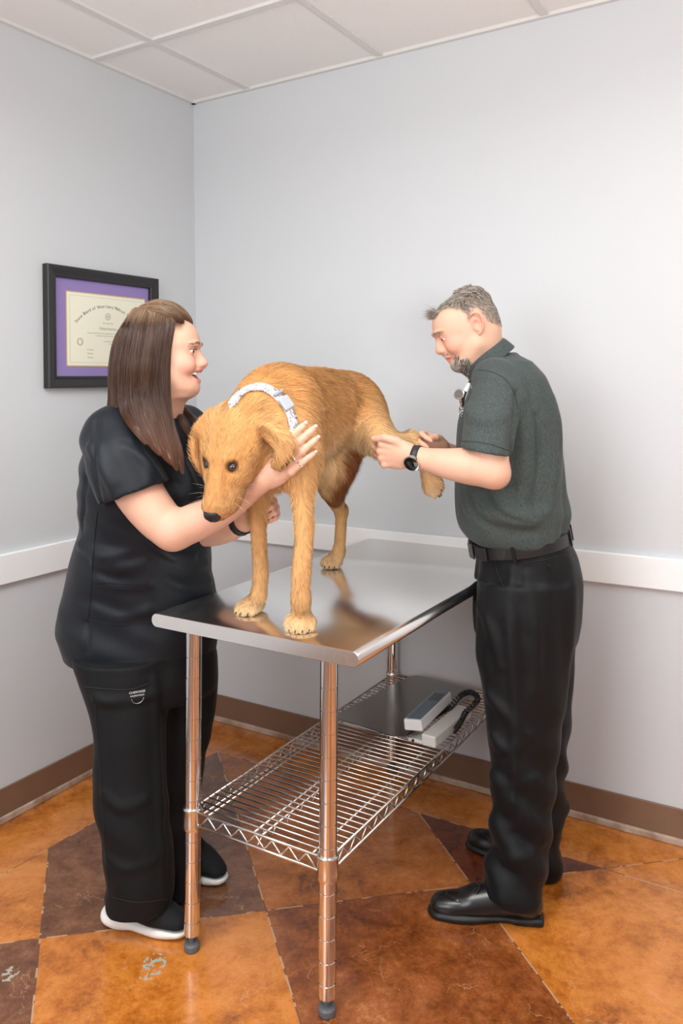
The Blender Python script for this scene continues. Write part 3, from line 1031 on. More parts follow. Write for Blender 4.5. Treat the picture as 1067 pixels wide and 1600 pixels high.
dog_S = Sculpt(); D_ = dog_S
HEAD_DIR = Vector((-.34, -.94, 0)).normalized(); SIDE_D = Vector((.94, -.34, 0)).normalized()
DROT = np.array([[-HEAD_DIR[i], SIDE_D[i], (0, 0, 1)[i]] for i in range(3)])
c_chest = P(434, 668, 2.02); c_mid = P(490, 650, 2.24); c_hip = P(538, 652, 2.42)
D_.ell(c_chest, (.175, .108, .150), .05, rot=DROT)
D_.ell(c_mid, (.20, .103, .122), .06, rot=DROT)
D_.ell(c_hip, (.135, .100, .122), .05, rot=DROT)
D_.cone(P(440, 632, 2.02), .092, P(536, 628, 2.40), .088, .04)
D_.ell(P(436, 708, 1.93), (.075, .092, .075), .05, rot=DROT)       # forechest
D_.ell(P(466, 705, 1.935), (.06, .045, .085), .035, rot=DROT)      # shoulder, camera right
D_.ell(P(402, 712, 1.98), (.06, .04, .08), .035, rot=DROT)
# neck
D_.chain([P(440, 640, 2.0), P(412, 655, 1.955), P(388, 674, 1.92)], [.095, .078, .064], .035)
D_.cone(P(430, 708, 1.96), .068, P(398, 712, 1.93), .050, .035)
# front legs
legA = [P(404, 742, 1.985), P(403, 804, 1.99), P(405, 856, 1.99), P(407, 896, 1.995), P(404, 932, 1.997)]
D_.chain(legA, [.040, .0225, .0185, .0195, .0170], .03)
legB = [P(470, 728, 1.905), P(473, 776, 1.89), P(475, 835, 1.872), P(471, 893, 1.862), P(470, 940, 1.862)]
D_.chain(legB, [.046, .0275, .0215, .0220, .0200], .03)
CLAWS = []
pf = Vector((-.30, -.95, 0)).normalized(); ps = Vector((.95, -.30, 0)).normalized()
pa = on_z(395, 958, TZ); pb = on_z(470, 983, TZ)
paw(D_, pa, Vector((-.62, -.78, 0)).normalized(), Vector((.78, -.62, 0)).normalized(), .0285, claws=CLAWS)
paw(D_, pb, Vector((-.05, -1, 0)).normalized(), Vector((1, -.05, 0)).normalized(), .031, claws=CLAWS, toe=.0205)
D_.cone(P(404, 930, 1.997), .0185, pa + Vector((0.004, .008, .026)), .020, .012)
D_.cone(P(470, 936, 1.862), .0212, pb + Vector((0, .010, .026)), .022, .012)
# standing hind leg
D_.ell(P(528, 705, 2.38), (.095, .060, .105), .04, rot=DROT)
hind = [P(523, 722, 2.36), P(518, 758, 2.40), P(526, 785, 2.49), P(533, 800, 2.525)]
D_.chain(hind, [.062, .040, .024, .0185], .02)
D_.chain([P(533, 798, 2.525), P(532, 835, 2.515), P(529, 866, 2.505)], [.0175, .0165, .0175], .010)
D_.ell(P(535, 797, 2.535), (.017, .02, .022), .01)
ph = on_z(521, 886, TZ)
paw(D_, ph, Vector((-.38, -.92, 0)).normalized(), Vector((.92, -.38, 0)).normalized(), .027, claws=CLAWS)
D_.cone(P(529, 862, 2.505), .0175, ph + Vector((.004, .012, .024)), .020, .012)
# feathering behind the standing thigh
FEA = [P(545, 702, 2.335), P(541, 730, 2.345), P(533, 756, 2.375), P(521, 782, 2.43)]
D_.chain(FEA, [.026, .028, .022, .008], .010)
# held hind leg, drawn back and out to the right
D_.ell(P(560, 650, 2.38), (.09, .075, .105), .04, rot=DROT)
D_.chain([P(560, 655, 2.37), P(585, 678, 2.27), P(600, 692, 2.22)], [.082, .056, .042], .03)
D_.chain([P(596, 692, 2.22), P(622, 690, 2.225), P(644, 683, 2.235)], [.040, .024, .0165], .015)
D_.ell(P(643, 680, 2.24), (.019, .015, .014), .008)
D_.chain([P(644, 686, 2.235), P(660, 715, 2.225), P(671, 742, 2.215)], [.0165, .0165, .021], .010)
pw = P(672, 745, 2.21); pfw = (P(680, 772, 2.20) - P(669, 738, 2.215)).normalized(); psd = Vector((.92, -.28, .25)); psd = (psd - pfw * psd.dot(pfw)).normalized()
D_.ell(P(674, 752, 2.21), (.030, .026, .018), .010, rot=np.array([[pfw[i], psd[i], pfw.cross(psd)[i]] for i in range(3)]))
for o, fo in ((-.018, .022), (-.006, .034), (.007, .034), (.019, .020)):
    t = P(674, 752, 2.205) + psd * o + pfw * fo
    D_.cone(t - pfw * .014, .0105, t, .0095, .004); CLAWS.append((t + pfw * .008, t + pfw * .017 + Vector((0, -.002, 0))))
# head, in its own frame (forward, side, dorsal), scaled from a unit head
HSX, HSY, HSZ = 1.22, 1.07, 1.10
def HE(x, y, z, r, k, op='+'):
    D_.ell(DH(x, y, z), (r[0] * HSX, r[1] * HSY, r[2] * HSZ), k, op, rot=HM)
def HCN(a, r1, b, r2, k, op='+', flat=None): D_.cone(DH(*a), r1 * 1.12, DH(*b), r2 * 1.12, k, op, flat)
HE(-.004, 0, -.004, (.070, .063, .060), .02)
HE(-.03, 0, .0, (.055, .056, .056), .03)
HE(.026, .034, -.018, (.046, .029, .040), .02); HE(.026, -.034, -.018, (.046, .029, .040), .02)
HCN((.04, 0, -.006), .040, (.120, 0, -.010), .0305, .022)
HCN((.045, 0, .014), .024, (.126, 0, .008), .0185, .014)
for sy in (-1, 1):
    HE(.086, sy * .0225, -.024, (.044, .0180, .0265), .012)          # flews
    HE(.034, sy * .0225, .032, (.018, .0160, .0120), .012)           # brow
    HE(.054, sy * .0315, .024, (.0120, .0110, .0090), .007, '-')     # eye socket
    HCN((.012, sy * .045, .004), .026, (.06, sy * .028, -.006), .022, .02)
    HE(.064, sy * .029, .010, (.018, .009, .010), .010)              # under the eye
HCN((.02, 0, -.040), .026, (.104, 0, -.040), .0175, .012)            # lower jaw
HCN((.058, .036, -.036), .0022, (.122, .018, -.033), .0022, .004, '-')
HE(.120, 0, -.006, (.022, .025, .024), .014)
HCN((.072, 0, .0385), .0045, (.04, 0, .055), .004, .012, '-')        # furrow between the eyes
# ears
earR = [P(400, 670, 1.845), P(422, 672, 1.822), P(441, 692, 1.812), P(442, 710, 1.816), P(430, 727, 1.832)]
D_.chain(earR, [.020, .026, .027, .020, .011], .010, flat=((.12, .95, -.1), .42))
D_.chain([P(402, 664, 1.835), P(424, 668, 1.806), P(444, 690, 1.802)], [.010, .010, .006], .008)
earL = [P(328, 664, 1.90), P(310, 680, 1.905), P(306, 706, 1.90), P(315, 738, 1.89)]
D_.chain(earL, [.018, .020, .024, .013], .010, flat=((.85, -.3, .1), .50))
D_.cone(P(336, 660, 1.90), .03, P(320, 674, 1.90), .020, .02)
D_.disp = lambda X: (.0024 * vnoise(X * np.array([26, 26, 14])) + .0016 * vnoise(X * np.array([70, 70, 30]), 3)) * np.clip((X[..., 2] - 1.02) / .15, .25, 1) * np.clip((X[..., 1] - 1.80) / .10, .25, 1)

dog = empty('dog', on_z(470, 930, TZ))
tag(dog, 'golden retriever dog standing on the steel table with one hind leg held back', 'dog')


def dog_tone(X, soft=True):
    """coat colour by region"""
    X = np.asarray(X)
    base = np.array(srgb(222, 172, 116)); red = np.array(srgb(208, 148, 88)); pale = np.array(srgb(238, 204, 156)); cream = np.array(srgb(230, 198, 156)); dark = np.array(srgb(150, 92, 44))
    C = np.tile(base, (len(X), 1))
    def blend(w, c):
        nonlocal C
        w = np.clip(w, 0, 1)[:, None]; C = C * (1 - w) + c * w
    nz = vnoise(X * 22, 5) * .5 + vnoise(X * 60, 6) * .3
    z = X[:, 2]
    blend((z - 1.30) / .12 + nz * .6, red)                                  # back
    axis = (X - A3(c_chest)) @ A3(-HEAD_DIR)
    blend(np.clip((axis - .03) * 5, 0, .8) * np.clip((1.33 - z) / .1, 0, 1) * np.clip((z - 1.08) / .1, 0, 1) + nz * .2, pale)   # flank
    blend((1.08 - z) / .25 + nz * .4, np.array(srgb(226, 180, 126)))          # legs
    blend(1 - (z - TZ) / .055 + nz * .5, cream)                             # paws
    # feathering on the back of the standing thigh
    d = np.min([np.linalg.norm(X - A3(q), axis=1) for q in FEA + [FEA[0].lerp(FEA[1], .5), FEA[1].lerp(FEA[2], .5), FEA[2].lerp(FEA[3], .5)]], 0)
    blend(2.5 - d / .024 + nz * 1.2, np.array(srgb(136, 80, 38)))
    L = ((X - A3(HC)) @ HM) / [1.22, 1.07, 1.10]
    inhead = np.clip(1.3 - np.linalg.norm((L - [.035, 0, 0]) / [.12, .09, .09], axis=1) * 1.0, 0, 1) * 2
    hd = np.clip(inhead, 0, 1)
    Ch = np.tile(np.array(srgb(228, 170, 106)), (len(X), 1))
    def hb(w, c):
        nonlocal Ch
        w = np.clip(w, 0, 1)[:, None]; Ch = Ch * (1 - w) + c * w
    hb((L[:, 2] - .035) / .02 + nz * .5 - (L[:, 0] > .05) * 2, np.array(srgb(228, 176, 116)))
    hb((L[:, 0] - .062) / .03 + nz * .6 - .2, np.array(srgb(226, 166, 106)))                         # muzzle
    hb((L[:, 0] - .095) / .02 + (np.abs(L[:, 1]) - .016) / .01 - .8 + nz * .4, np.array(srgb(230, 176, 118)))
    for sy in (-1, 1):                                                                        # darker round the eyes
        de = np.linalg.norm(L - [.050, sy * .0305, .026], axis=1)
        hb((.0170 - de) / .005, np.array(srgb(112, 70, 44)))
        hb(.45 * (1.3 - np.linalg.norm((L - [.074, sy * .020, .030]) / [.022, .006, .012], axis=1)), np.array(srgb(168, 108, 60)))
        hb(1.6 - np.linalg.norm((L - [.066, sy * .036, -.034]) / [.012, .010, .0045], axis=1), np.array(srgb(60, 40, 30)))
    hb(.5 * (1.2 - np.linalg.norm((L - [-.02, 0, .055]) / [.05, .03, .03], axis=1)) + nz * .2, red)
    ear = np.min([np.linalg.norm(X - A3(q), axis=1) for q in earR[1:] + earL[1:]], 0); hb(1.5 - ear / .026 + nz * .3, np.array(srgb(196, 132, 76)))
    Ch = Ch * .80
    C = C * (1 - hd[:, None]) + Ch * hd[:, None]
    # held paw toes
    d = np.linalg.norm(X - A3(P(682, 768, 2.20)), axis=1); blend(1.4 - d / .03 + nz * .4, cream)
    return C


M_FUR = mat_fur('golden_coat')
D_.box(T(-.15, .57, TZ - .05), (.5, 1.2, .0505), .001, .0, '-', rot=[list(MT.row[i][:3]) if False else [(TU[i], TV[i], (0, 0, 1)[i])[j] for j in range(3)] for i in range(3)])
dog_body = D_.mesh('body', .0055, M_FUR, dog, fine=[], attrs=lambda V: {'tone': dog_tone(V)})
adopt(dog_body, dog)

M_NOSE = NT('dog_nose'); M_NOSE.set(color=srgb(34, 31, 32), rough=.34); 
_v = M_NOSE.node('ShaderNodeTexVoronoi'); M_NOSE.l.new(M_NOSE.coord(), _v.inputs['Vector']); _v.inputs['Scale'].default_value = 900
M_NOSE.bump(_v.outputs['Distance'], .3, .0006)
N_S = Sculpt()
N_S.ell(DH(.143, 0, .000), (.0140, .0215, .0165), .004, rot=HM); N_S.ell(DH(.139, 0, .010), (.011, .0180, .009), .006, rot=HM)
N_S.ell(DH(.144, 0, -.012), (.008, .0075, .009), .004, rot=HM)
for sy in (-1, 1):
    N_S.cone(DH(.156, sy * .0085, .001), .0038, DH(.147, sy * .0150, -.002), .0026, .003, op='-')
N_S.cone(DH(.157, 0, .004), .0010, DH(.154, 0, -.018), .0012, .002, op='-')
adopt(N_S.mesh('nose', .0012, M_NOSE.m), dog)

M_EYE_D = simple('dog_eye', srgb(30, 17, 10), .06, coat=1.)
M_LID_D = simple('dog_eyelid', srgb(44, 28, 20), .5)
for sy in (-1, 1):
    bm = bmesh.new(); bmesh.ops.create_uvsphere(bm, u_segments=24, v_segments=16, radius=.0138, matrix=Matrix.Translation(DH(.0505, sy * .0285, .0185)))
    e = link_bm('eye', bm, M_EYE_D, smooth=True); adopt(e, dog)
    bm = bmesh.new()
    pts = []
    ec = DH(.0505, sy * .0285, .0185); en = (_u * .80 + _s * sy * .50 + _f * .22).normalized()
    e1 = (_s - en * _s.dot(en)).normalized(); e2 = en.cross(e1)
    for q in range(24):
        a = 2 * math.pi * q / 24
        d = (en + e1 * math.cos(a) * .92 + e2 * math.sin(a) * .60).normalized()
        pts.append(ec + d * .0140)
    bm_tube(bm, pts, .0017, 8, closed=True)
    l = link_bm('eyelid', bm, M_LID_D, smooth=True); l.parent = e; l.matrix_parent_inverse = Matrix.Identity(4)
M_CLAW = simple('claw', srgb(52, 42, 36), .35)
for a, b in CLAWS:
    bm = bmesh.new(); bm_tube(bm, [a - (b - a) * .4, a.lerp(b, .35) + Vector((0, 0, .0006)), a.lerp(b, .7)], [.0026, .0020, .0006], 8)
    adopt(link_bm('claw', bm, M_CLAW, smooth=True), dog)

# coat
rngD = np.random.default_rng(7)
def dog_comb(X):
    L = ((X - A3(HC)) @ HM) / [1.22, 1.07, 1.10]
    h = np.clip(1.25 - np.linalg.norm((L - [.03, 0, 0]) / [.14, .1, .1], axis=1), 0, .4)[:, None] / .4
    body = np.tile(np.array([.30, .80, -.55]), (len(X), 1))
    leg = np.clip((1.12 - X[:, 2]) / .10, 0, 1)[:, None]
    body = body * (1 - leg) + np.array([.05, .15, -1.]) * leg
    held = np.clip((X[:, 0] - .07) / .05, 0, 1)[:, None] * (X[:, 2] > .9)[:, None]
    body = body * (1 - held) + np.array([.7, .0, -.45]) * held
    neck = np.clip(1 - np.linalg.norm(X - A3(P(415, 660, 1.93)), axis=1) / .14, 0, 1)[:, None]
    body = body * (1 - neck) + np.array([.45, .55, -.75]) * neck
    head = -HM[:, 0] + L[:, 1:2] * 9 * HM[:, 1]
    swirl = np.stack([vnoise(X * 9, 21), vnoise(X * 9, 22), vnoise(X * 9, 23)], -1) * .45
    return body * (1 - h) + head * h + swirl * (1 - h * .7)
def fur_keep(X):
    L = ((X - A3(HC)) @ HM) / [1.22, 1.07, 1.10]
    k = np.ones(len(X))
    for sy in (-1, 1): k *= np.linalg.norm(L - [.0545, sy * .0305, .026], axis=1) > .0105
    k *= np.linalg.norm(L - [.145, 0, 0], axis=1) > .021
    return k
seeds = sample_surface(dog_body, 52000, rngD, fur_keep)
L = ((seeds - A3(HC)) @ HM) / [1.22, 1.07, 1.10]
onh = np.linalg.norm((L - [.04, 0, 0]) / [.12, .075, .075], axis=1) < 1
lowz = seeds[:, 2] < 1.08
ln = np.where(onh, .010, np.where(lowz, .012, .024)) * rngD.uniform(.7, 1.3, len(seeds))
lift = np.where(onh, .0016, np.where(lowz, .002, .0042)) * rngD.uniform(.5, 1.5, len(seeds))
# long feathering: chest, back of the thighs, elbows
def near(p, r): return np.linalg.norm(seeds - A3(p), axis=1) < r
fth = near(P(543, 722, 2.32), .05) | near(P(530, 765, 2.38), .045)
fe = fth | near(P(575, 705, 2.24), .05) | near(P(488, 752, 1.93), .035) | near(P(438, 762, 1.95), .04)
ln = np.where(fe, ln * 1.7, ln); ln = np.where(fth, .034 * rngD.uniform(.6, 1.2, len(seeds)), ln); lift = np.where(fe, .012 * rngD.uniform(.3, 1.3, len(seeds)), lift)
PTS = groom(D_, seeds - 0 * seeds, dog_comb, ln, 4, lift, rngD, .10)
PTS[:, :, 2] = np.maximum(PTS[:, :, 2], np.where(seeds[:, 2] < TZ + .05, TZ + .0015, -1)[:, None])
tone = dog_tone(seeds) * rngD.uniform(.74, 1.22, (len(seeds), 1)) * (1 + .20 * vnoise(seeds * np.array([48, 48, 17]), 77) + .12 * vnoise(seeds * np.array([110, 110, 40]), 78))[:, None] * (1 + rngD.normal(0, .025, (len(seeds), 3)))
M_HAIRD = NT('coat_hair')
M_HAIRD.set(color=M_HAIRD.node('ShaderNodeAttribute', attribute_name='tone').outputs['Color'], rough=.6, spec=.22)
fur = strands_mesh('fur', PTS, rngD.uniform(.00038, .00062, len(seeds)), M_HAIRD.m, attrs={'tone': tone})
# let each hair shade like the coat it lies on
gn = grad(D_, seeds, .006) * .8 + rngD.normal(0, .16, (len(seeds), 3)); gn /= np.linalg.norm(gn, axis=1, keepdims=True)
fur.data.normals_split_custom_set_from_vertices(np.repeat(gn, 5 * 3, axis=0).astype(np.float32))
tag(fur, kind='stuff'); adopt(fur, dog)
# whiskers
bm = bmesh.new()
for sy in (-1, 1):
    for q in range(8):
        a = DH(.080 + .010 * (q % 4), sy * (.034 - .002 * (q // 4)), -.012 - .009 * (q // 4))
        d = (_s * sy * 1.0 + _f * (-.55 + .32 * (q % 4)) + _u * (.35 - .5 * (q // 4))).normalized()
        bm_tube(bm, [a - d * .008, a + d * .022, a + d * .045 + Vector((0, 0, -.006))], [.00016, .00014, .00005], 4)
w = link_bm('whiskers', bm, simple('whisker', srgb(240, 222, 196), .4), smooth=True); tag(w, kind='stuff'); adopt(w, dog)
# ------------------------------------------------------------------ people: shared builders
def mat_skin(name):
    n = NT(name); v = n.coord()
    a = n.node('ShaderNodeAttribute', attribute_name='tone').outputs['Color']
    mot = n.noise(v, 45, 4, .6); fine_ = n.noise(v, 900, 2)
    col = n.mix(n.math('MULTIPLY_ADD', mot, 1.1, -.30, clamp=True), n.mix(1., a, (.95, .90, .88), 'MULTIPLY'), n.mix(1., a, (1.03, 1.0, .99), 'MULTIPLY'))
    n.set(color=col, rough=.48, spec=.35, sss=.12, sss_scale=.012)
    n.b.inputs['Subsurface Radius'].default_value = (1., .35, .2)
    n.bump(n.math('ADD', fine_, mot), .10, .0006)
    return n.m


def mat_cloth(name, c1, c2, rough=.85, weave=900, sheen=.12, heather=0.0, scale=(1, 1, .25)):
    n = NT(name); v = n.coord()
    w = n.noise(v, weave, 2)
    if heather:
        mp = n.node('ShaderNodeMapping'); n.l.new(v, mp.inputs[0]); mp.inputs['Scale'].default_value = scale
        h = n.noise(mp.outputs[0], 420, 3, .7)
        fac = n.math('MULTIPLY_ADD', h, 2.2 * heather, .5 - 1.1 * heather, clamp=True)
    else: fac = w
    n.set(color=n.mix(fac, c1, c2), rough=rough, spec=.25, sheen=sheen, sheen_rough=.4)
    cre = n.noise(v, 16, 4, .6, .8)
    n.bump(n.math('MULTIPLY_ADD', w, .12, cre), .22, .004)
    return n.m


class Frame:
    """a local frame: origin, forward (x), near side (y), up (z)"""
    def __init__(s, o, F, N, U):
        s.o = Vector(o); s.F, s.N, s.U = Vector(F).normalized(), Vector(N).normalized(), Vector(U).normalized()
        s.R = np.array([[s.F[i], s.N[i], s.U[i]] for i in range(3)])

    def __call__(s, x, y, z): return s.o + s.F * x + s.N * y + s.U * z

    def loc(s, X): return (np.asarray(X) - A3(s.o)) @ s.R


def head(S, fr, secs, prm):
    """skull and face in frame fr; its origin is between the ear openings"""
    S.loft([(z, (xf + xb) / 2, 0, (xf - xb) / 2, hw) for z, xf, xb, hw in secs], .012, power=2.25, frame=(fr.o, fr.R), n=160)
    E_ = lambda c, r, k, op='+', rot=None: S.ell(fr(*c), r, k, op, rot=fr.R if rot is None else rot)
    C_ = lambda a, r1, b, r2, k, op='+', flat=None: S.cone(fr(*a), r1, fr(*b), r2, k, op, flat)
    ez, ex, ey = prm['eye_z'], prm['eye_x'], .031
    for sy in (-1, 1):
        E_((.070, sy * prm.get('cheek', .043), -.026), (.026, .019, .022), .022)                                  # cheekbone
        E_((ex + .0175, sy * (ey - .001), ez + .001), (.0135, .0175, .0110), .009, '-')         # eye socket
        S.chain([fr(.1045, sy * .008, ez + .0135), fr(.1025, sy * .026, ez + .0185), fr(.088, sy * .046, ez + .013)], [.0055, .0060, .0045], .009)
        C_((.020, sy * .054, -.050), .014, (.080, sy * .022, -.088), .014, .025)                # jaw line
        if prm.get('smile'):
            E_((.080, sy * .038, -.030), (.020, .016, .017), .014)
    # nose
    nx, nz = prm['nose']
    S.chain([fr(.1000, 0, .010), fr((.103 + nx) / 2 - .004, 0, (.0 + nz) / 2 + .002), fr(nx - .0075, 0, nz + .001)], [.0065, .0066, .0078], .008)
    C_((.094, 0, -.002), .012, (nx - .020, 0, nz - .004), .0155, .012)
    for sy in (-1, 1):
        E_((nx - .0185, sy * .0115, nz - .004), (.0100, .0068, .0072), .004)
        E_((nx - .0130, sy * .0062, nz - .0115), (.0065, .0036, .0040), .0015, '-')
    C_((nx - .010, 0, nz - .004), .0055, (nx - .019, 0, nz - .011), .0048, .005)
    # muzzle, lips, chin
    ml = prm['lips']                     # (upper x, z), (lower x, z), corner (x, y, z)
    (ux, uz), (lx, lz), (cx, cy, cz) = ml
    E_((ux - .022, 0, uz + .006), (.016, .027, .016), .012)
    E_((lx - .022, 0, lz - .006), (.016, .025, .014), .012)
    if prm.get('smile'):
        E_(((ux + cx) / 2 - .010, 0, (uz + lz) / 2 + .0015), (.034, cy + .001, .0120), .004, '-')
    for sy in (-1, 1):
        S.chain([fr(ux - .0055, 0, uz), fr(ux - .0095, sy * cy * .55, uz + .0005), fr(cx, sy * cy, cz)], [.0058, .0052, .0024], .003)
        S.chain([fr(lx - .0060, 0, lz), fr(lx - .0105, sy * cy * .55, lz + .0015), fr(cx, sy * cy, cz)], [.0062, .0056, .0024], .003)
    if not prm.get('smile'):
        S.chain([fr(cx, cy + .001, cz), fr(ux - .002, cy * .4, (uz + lz) / 2 + .0002), fr(ux + .002, 0, (uz + lz) / 2), fr(ux - .002, -cy * .4, (uz + lz) / 2 + .0002), fr(cx, -cy - .001, cz)], [.0009] * 5, .0025, '-')
    E_((prm['chin'][0] - .016, 0, prm['chin'][1]), (.0165, .021, .0155), .014)
    # ears
    for sy in (-1, 1):
        y0 = prm['ear_y']
        pts = [(.013, y0 - .004, .010), (.012, y0 + .004, .023), (.001, y0 + .010, .031), (-.012, y0 + .014, .027), (-.018, y0 + .015, .012), (-.015, y0 + .012, -.006), (-.006, y0 + .006, -.020), (.004, y0 + .001, -.027)]
        E_((-.002, sy * (y0 + .000), .001), (.0165, .0080, .0270), .004)
        S.chain([fr(x, sy * y, z) for x, y, z in pts], [.0030, .0036, .0040, .0042, .0040, .0038, .0042, .0040], .003)
        E_((.002, sy * (y0 + .010), -.001), (.0095, .0095, .0130), .003, '-')
        E_((-.004, sy * (y0 + .014), .018), (.0095, .0060, .0080), .003, '-')
    # eyelids
    for sy in (-1, 1):
        c = fr(ex, sy * ey, ez)
        S.ell(c, (.0136, .0136, .0136), .0035)
        op = prm['lid']                  # (centre dz, half height)
        E_((ex + .010, sy * (ey + .0015), ez + op[0]), (.012, .0125, op[1]), .0012, '-')


def cut_table(S, grow=.0012):
    """cloth gives way to the table top and its legs"""
    R = np.array([[TU[i], TV[i], (0, 0, 1)[i]] for i in range(3)])
    S.box(T((T_OR - T_A - T_OL) / 2, T_L / 2 - T_S, TZ - .0175), ((T_A + T_OL + T_OR) / 2 + grow, T_L / 2 + grow, .0175 + grow), .018, .012, '-', rot=R)
    for a, b in leg_spots.values(): S.cone(T(a, b, 0), .0222, T(a, b, TZ - .03), .0222, .004, '-')


def eyes(fr, prm, iris, parent):
    for sy in (-1, 1):
        c = fr(prm['eye_x'], sy * .031, prm['eye_z'])
        bm = bmesh.new(); bmesh.ops.create_uvsphere(bm, u_segments=28, v_segments=20, radius=.0122, matrix=Matrix.Translation(c))
        e = link_bm('eye', bm, simple('eye_white', srgb(226, 218, 212), .2), smooth=True); adopt(e, parent)
        d = (fr.F * .95 + fr.N * .10 * sy + fr.U * prm.get('gaze', -.25)).normalized()
        bm = bmesh.new(); bmesh.ops.create_uvsphere(bm, u_segments=20, v_segments=12, radius=.0062, matrix=Matrix.Translation(c + d * .0076))
        i = link_bm('iris', bm, iris, smooth=True); i.parent = e; i.matrix_parent_inverse = Matrix.Identity(4)


def hand(S, W, X, Z, side, curls, spread=(10, 3, -4, -12), scale=1.0, thumb=None, fat=1.0):
    """hand from wrist W; X towards the fingers, Z the back of the hand, side = +1 when the thumb is on Z x X"""
    W = Vector(W); X = Vector(X).normalized(); Z = Vector(Z); Z = (Z - X * Z.dot(X)).normalized(); Yv = Z.cross(X) * side
    s = scale
    L = lambda x, y, z: W + (X * x + Yv * y + Z * z) * s
    R = np.array([[X[i], Yv[i], Z[i]] for i in range(3)])
    S.ell(L(.050, .002, -.002), (.050 * s, .039 * s, .0150 * s), .012, rot=R)
    S.cone(L(-.01, 0, 0), .024 * s, L(.03, .004, 0), .024 * s, .014, flat=(Z, .68))
    S.ell(L(.030, .024, -.010), (.030 * s, .014 * s, .014 * s), .012, rot=R)
    S.ell(L(.038, -.024, -.009), (.034 * s, .012 * s, .012 * s), .010, rot=R)
    bases = [(.088, .028), (.092, .0095), (.088, -.0095), (.080, -.027)]
    lens = [(.041, .025, .020), (.046, .029, .021), (.042, .027, .021), (.033, .020, .019)]
    rad = [.0088 * fat, .0090 * fat, .0086 * fat, .0077 * fat]
    tips = []
    for q in range(4):
        b = L(bases[q][0], bases[q][1], .001); a0 = math.radians(spread[q]); ang = 0
        fd = X * math.cos(a0) + Yv * math.sin(a0)
        pts = [L(.045, bases[q][1] * .75, .002), b]; rr = [rad[q] * 1.02 * s, rad[q] * 1.10 * s]
        p = b
        for j in range(3):
            ang += math.radians(curls[q][j]); d = fd * math.cos(ang) - Z * math.sin(ang)
            n = p + d * lens[q][j] * s
            pts.append(p.lerp(n, .5)); rr.append(rad[q] * (.97 - .08 * j) * s)
            pts.append(n); rr.append(rad[q] * (.98 - .13 * j) * s * (1.0 if j < 2 else .88)); p = n
        for i in range(len(pts) - 1):
            S.cone(pts[i], rr[i], pts[i + 1], rr[i + 1], .0025 if i > 0 else .006)
        S.ell(b + Z * .0030 * s, (.0102 * s,) * 3, .004)
        tips.append((pts[-2], pts[-1], d, (fd * math.sin(ang) + Z * math.cos(ang)), rad[q] * .8 * s, b, pts[3]))
    if thumb is not None:
        t0 = L(.012, .018, -.006); pts = [t0] + [L(*p) for p in thumb]; rr = [.013 * s, .0122 * s, .0108 * s, .0088 * s][:len(pts)]
        for i in range(len(pts) - 1): S.cone(pts[i], rr[i], pts[i + 1], rr[i + 1], .007 if i == 0 else .003)
        d = (pts[-1] - pts[-2]).normalized(); nrm = (Z * .5 + Yv * .6); nrm = (nrm - d * nrm.dot(d)).normalized()
        tips.append((pts[-2], pts[-1], d, nrm, .0088 * s, pts[1], pts[2]))
    return tips


def nails(tips, parent, mat):
    for a, b, d, nrm, r, _, _ in tips:
        bm = bmesh.new(); bmesh.ops.create_uvsphere(bm, u_segments=14, v_segments=8, radius=1)
        sd = d.cross(nrm).normalized(); c = b + nrm * (r * .62) + d * r * .15
        for v in bm.verts: v.co = c + d * (v.co.x * r * .70) + sd * (v.co.y * r * .60) + nrm * (v.co.z * r * .42)
        adopt(link_bm('fingernail', bm, mat, smooth=True), parent)


def lay_many(S, O, D, reach=1.5):
    """march rays until they meet the surface of S; rows of nan where they miss"""
    O = np.array([A3(o) for o in O]); D = np.array([A3(d) for d in D]); D /= np.linalg.norm(D, axis=1, keepdims=True)
    t = np.zeros(len(O)); done = np.zeros(len(O), bool)
    pv = np.ones(len(O))
    for _ in range(260):
        v = S.eval(O + D * t[:, None]); done |= (np.abs(v) < .0005) | ((v < 0) != (pv < 0)) & (_ > 0)
        live = (~done) & (t < reach)
        if not live.any(): break
        t[live] += np.clip(v[live] * .5, -.008, .012); pv = np.where(live, v, pv)
    R = O + D * t[:, None]; R[~done] = np.nan
    return R


def lay_on(S, p, d, reach=1.5):
    r = lay_many(S, [p], [d], reach)[0]
    return None if np.isnan(r[0]) else Vector(r)


def lay_path(S, px, Y0, inset=0.0):
    """points of the surface of S straight behind photo points seen from depth Y0"""
    O = [P(a, b, Y0) for a, b in px]; D = [(o - Vector((0, 0, CAM_H))).normalized() for o in O]
    R = lay_many(S, O, D, 1.0)
    return [Vector(r) + d * inset for r, d in zip(R, D) if not np.isnan(r[0])]
# ------------------------------------------------------------------ the man
man = empty('person', on_z(775, 1420, 0))
tag(man, 'man in dark green polo and black trousers holding up the hind leg of the dog', 'person')
pit = math.radians(25)
MH = Frame(P(745, 506, 2.165) + Vector((0, .078, 0)), (-math.cos(pit), 0, -math.sin(pit)), (0, -1, 0), (-math.sin(pit), 0, math.cos(pit)))
M_SKIN = mat_skin('skin')
man_secs = [(.100, .000, -.038, .016), (.092, .040, -.054, .044), (.076, .076, -.068, .061), (.055, .0975, -.0745, .070), (.030, .1050, -.0775, .0735), (.010, .1045, -.078, .0730),
            (-.012, .0965, -.074, .0705), (-.035, .0915, -.066, .066), (-.055, .0895, -.050, .059), (-.075, .0880, -.020, .049), (-.090, .0830, .010, .037), (-.102, .070, .03, .020)]
man_prm = dict(eye_z=.0060, eye_x=.0860, nose=(.1225, -.0220), lips=((.1080, -.0490), (.1045, -.0610), (.0880, .0250, -.0560)), chin=(.0990, -.0820), ear_y=.0720, lid=(-.0040, .0030), gaze=-.45, cheek=.038)

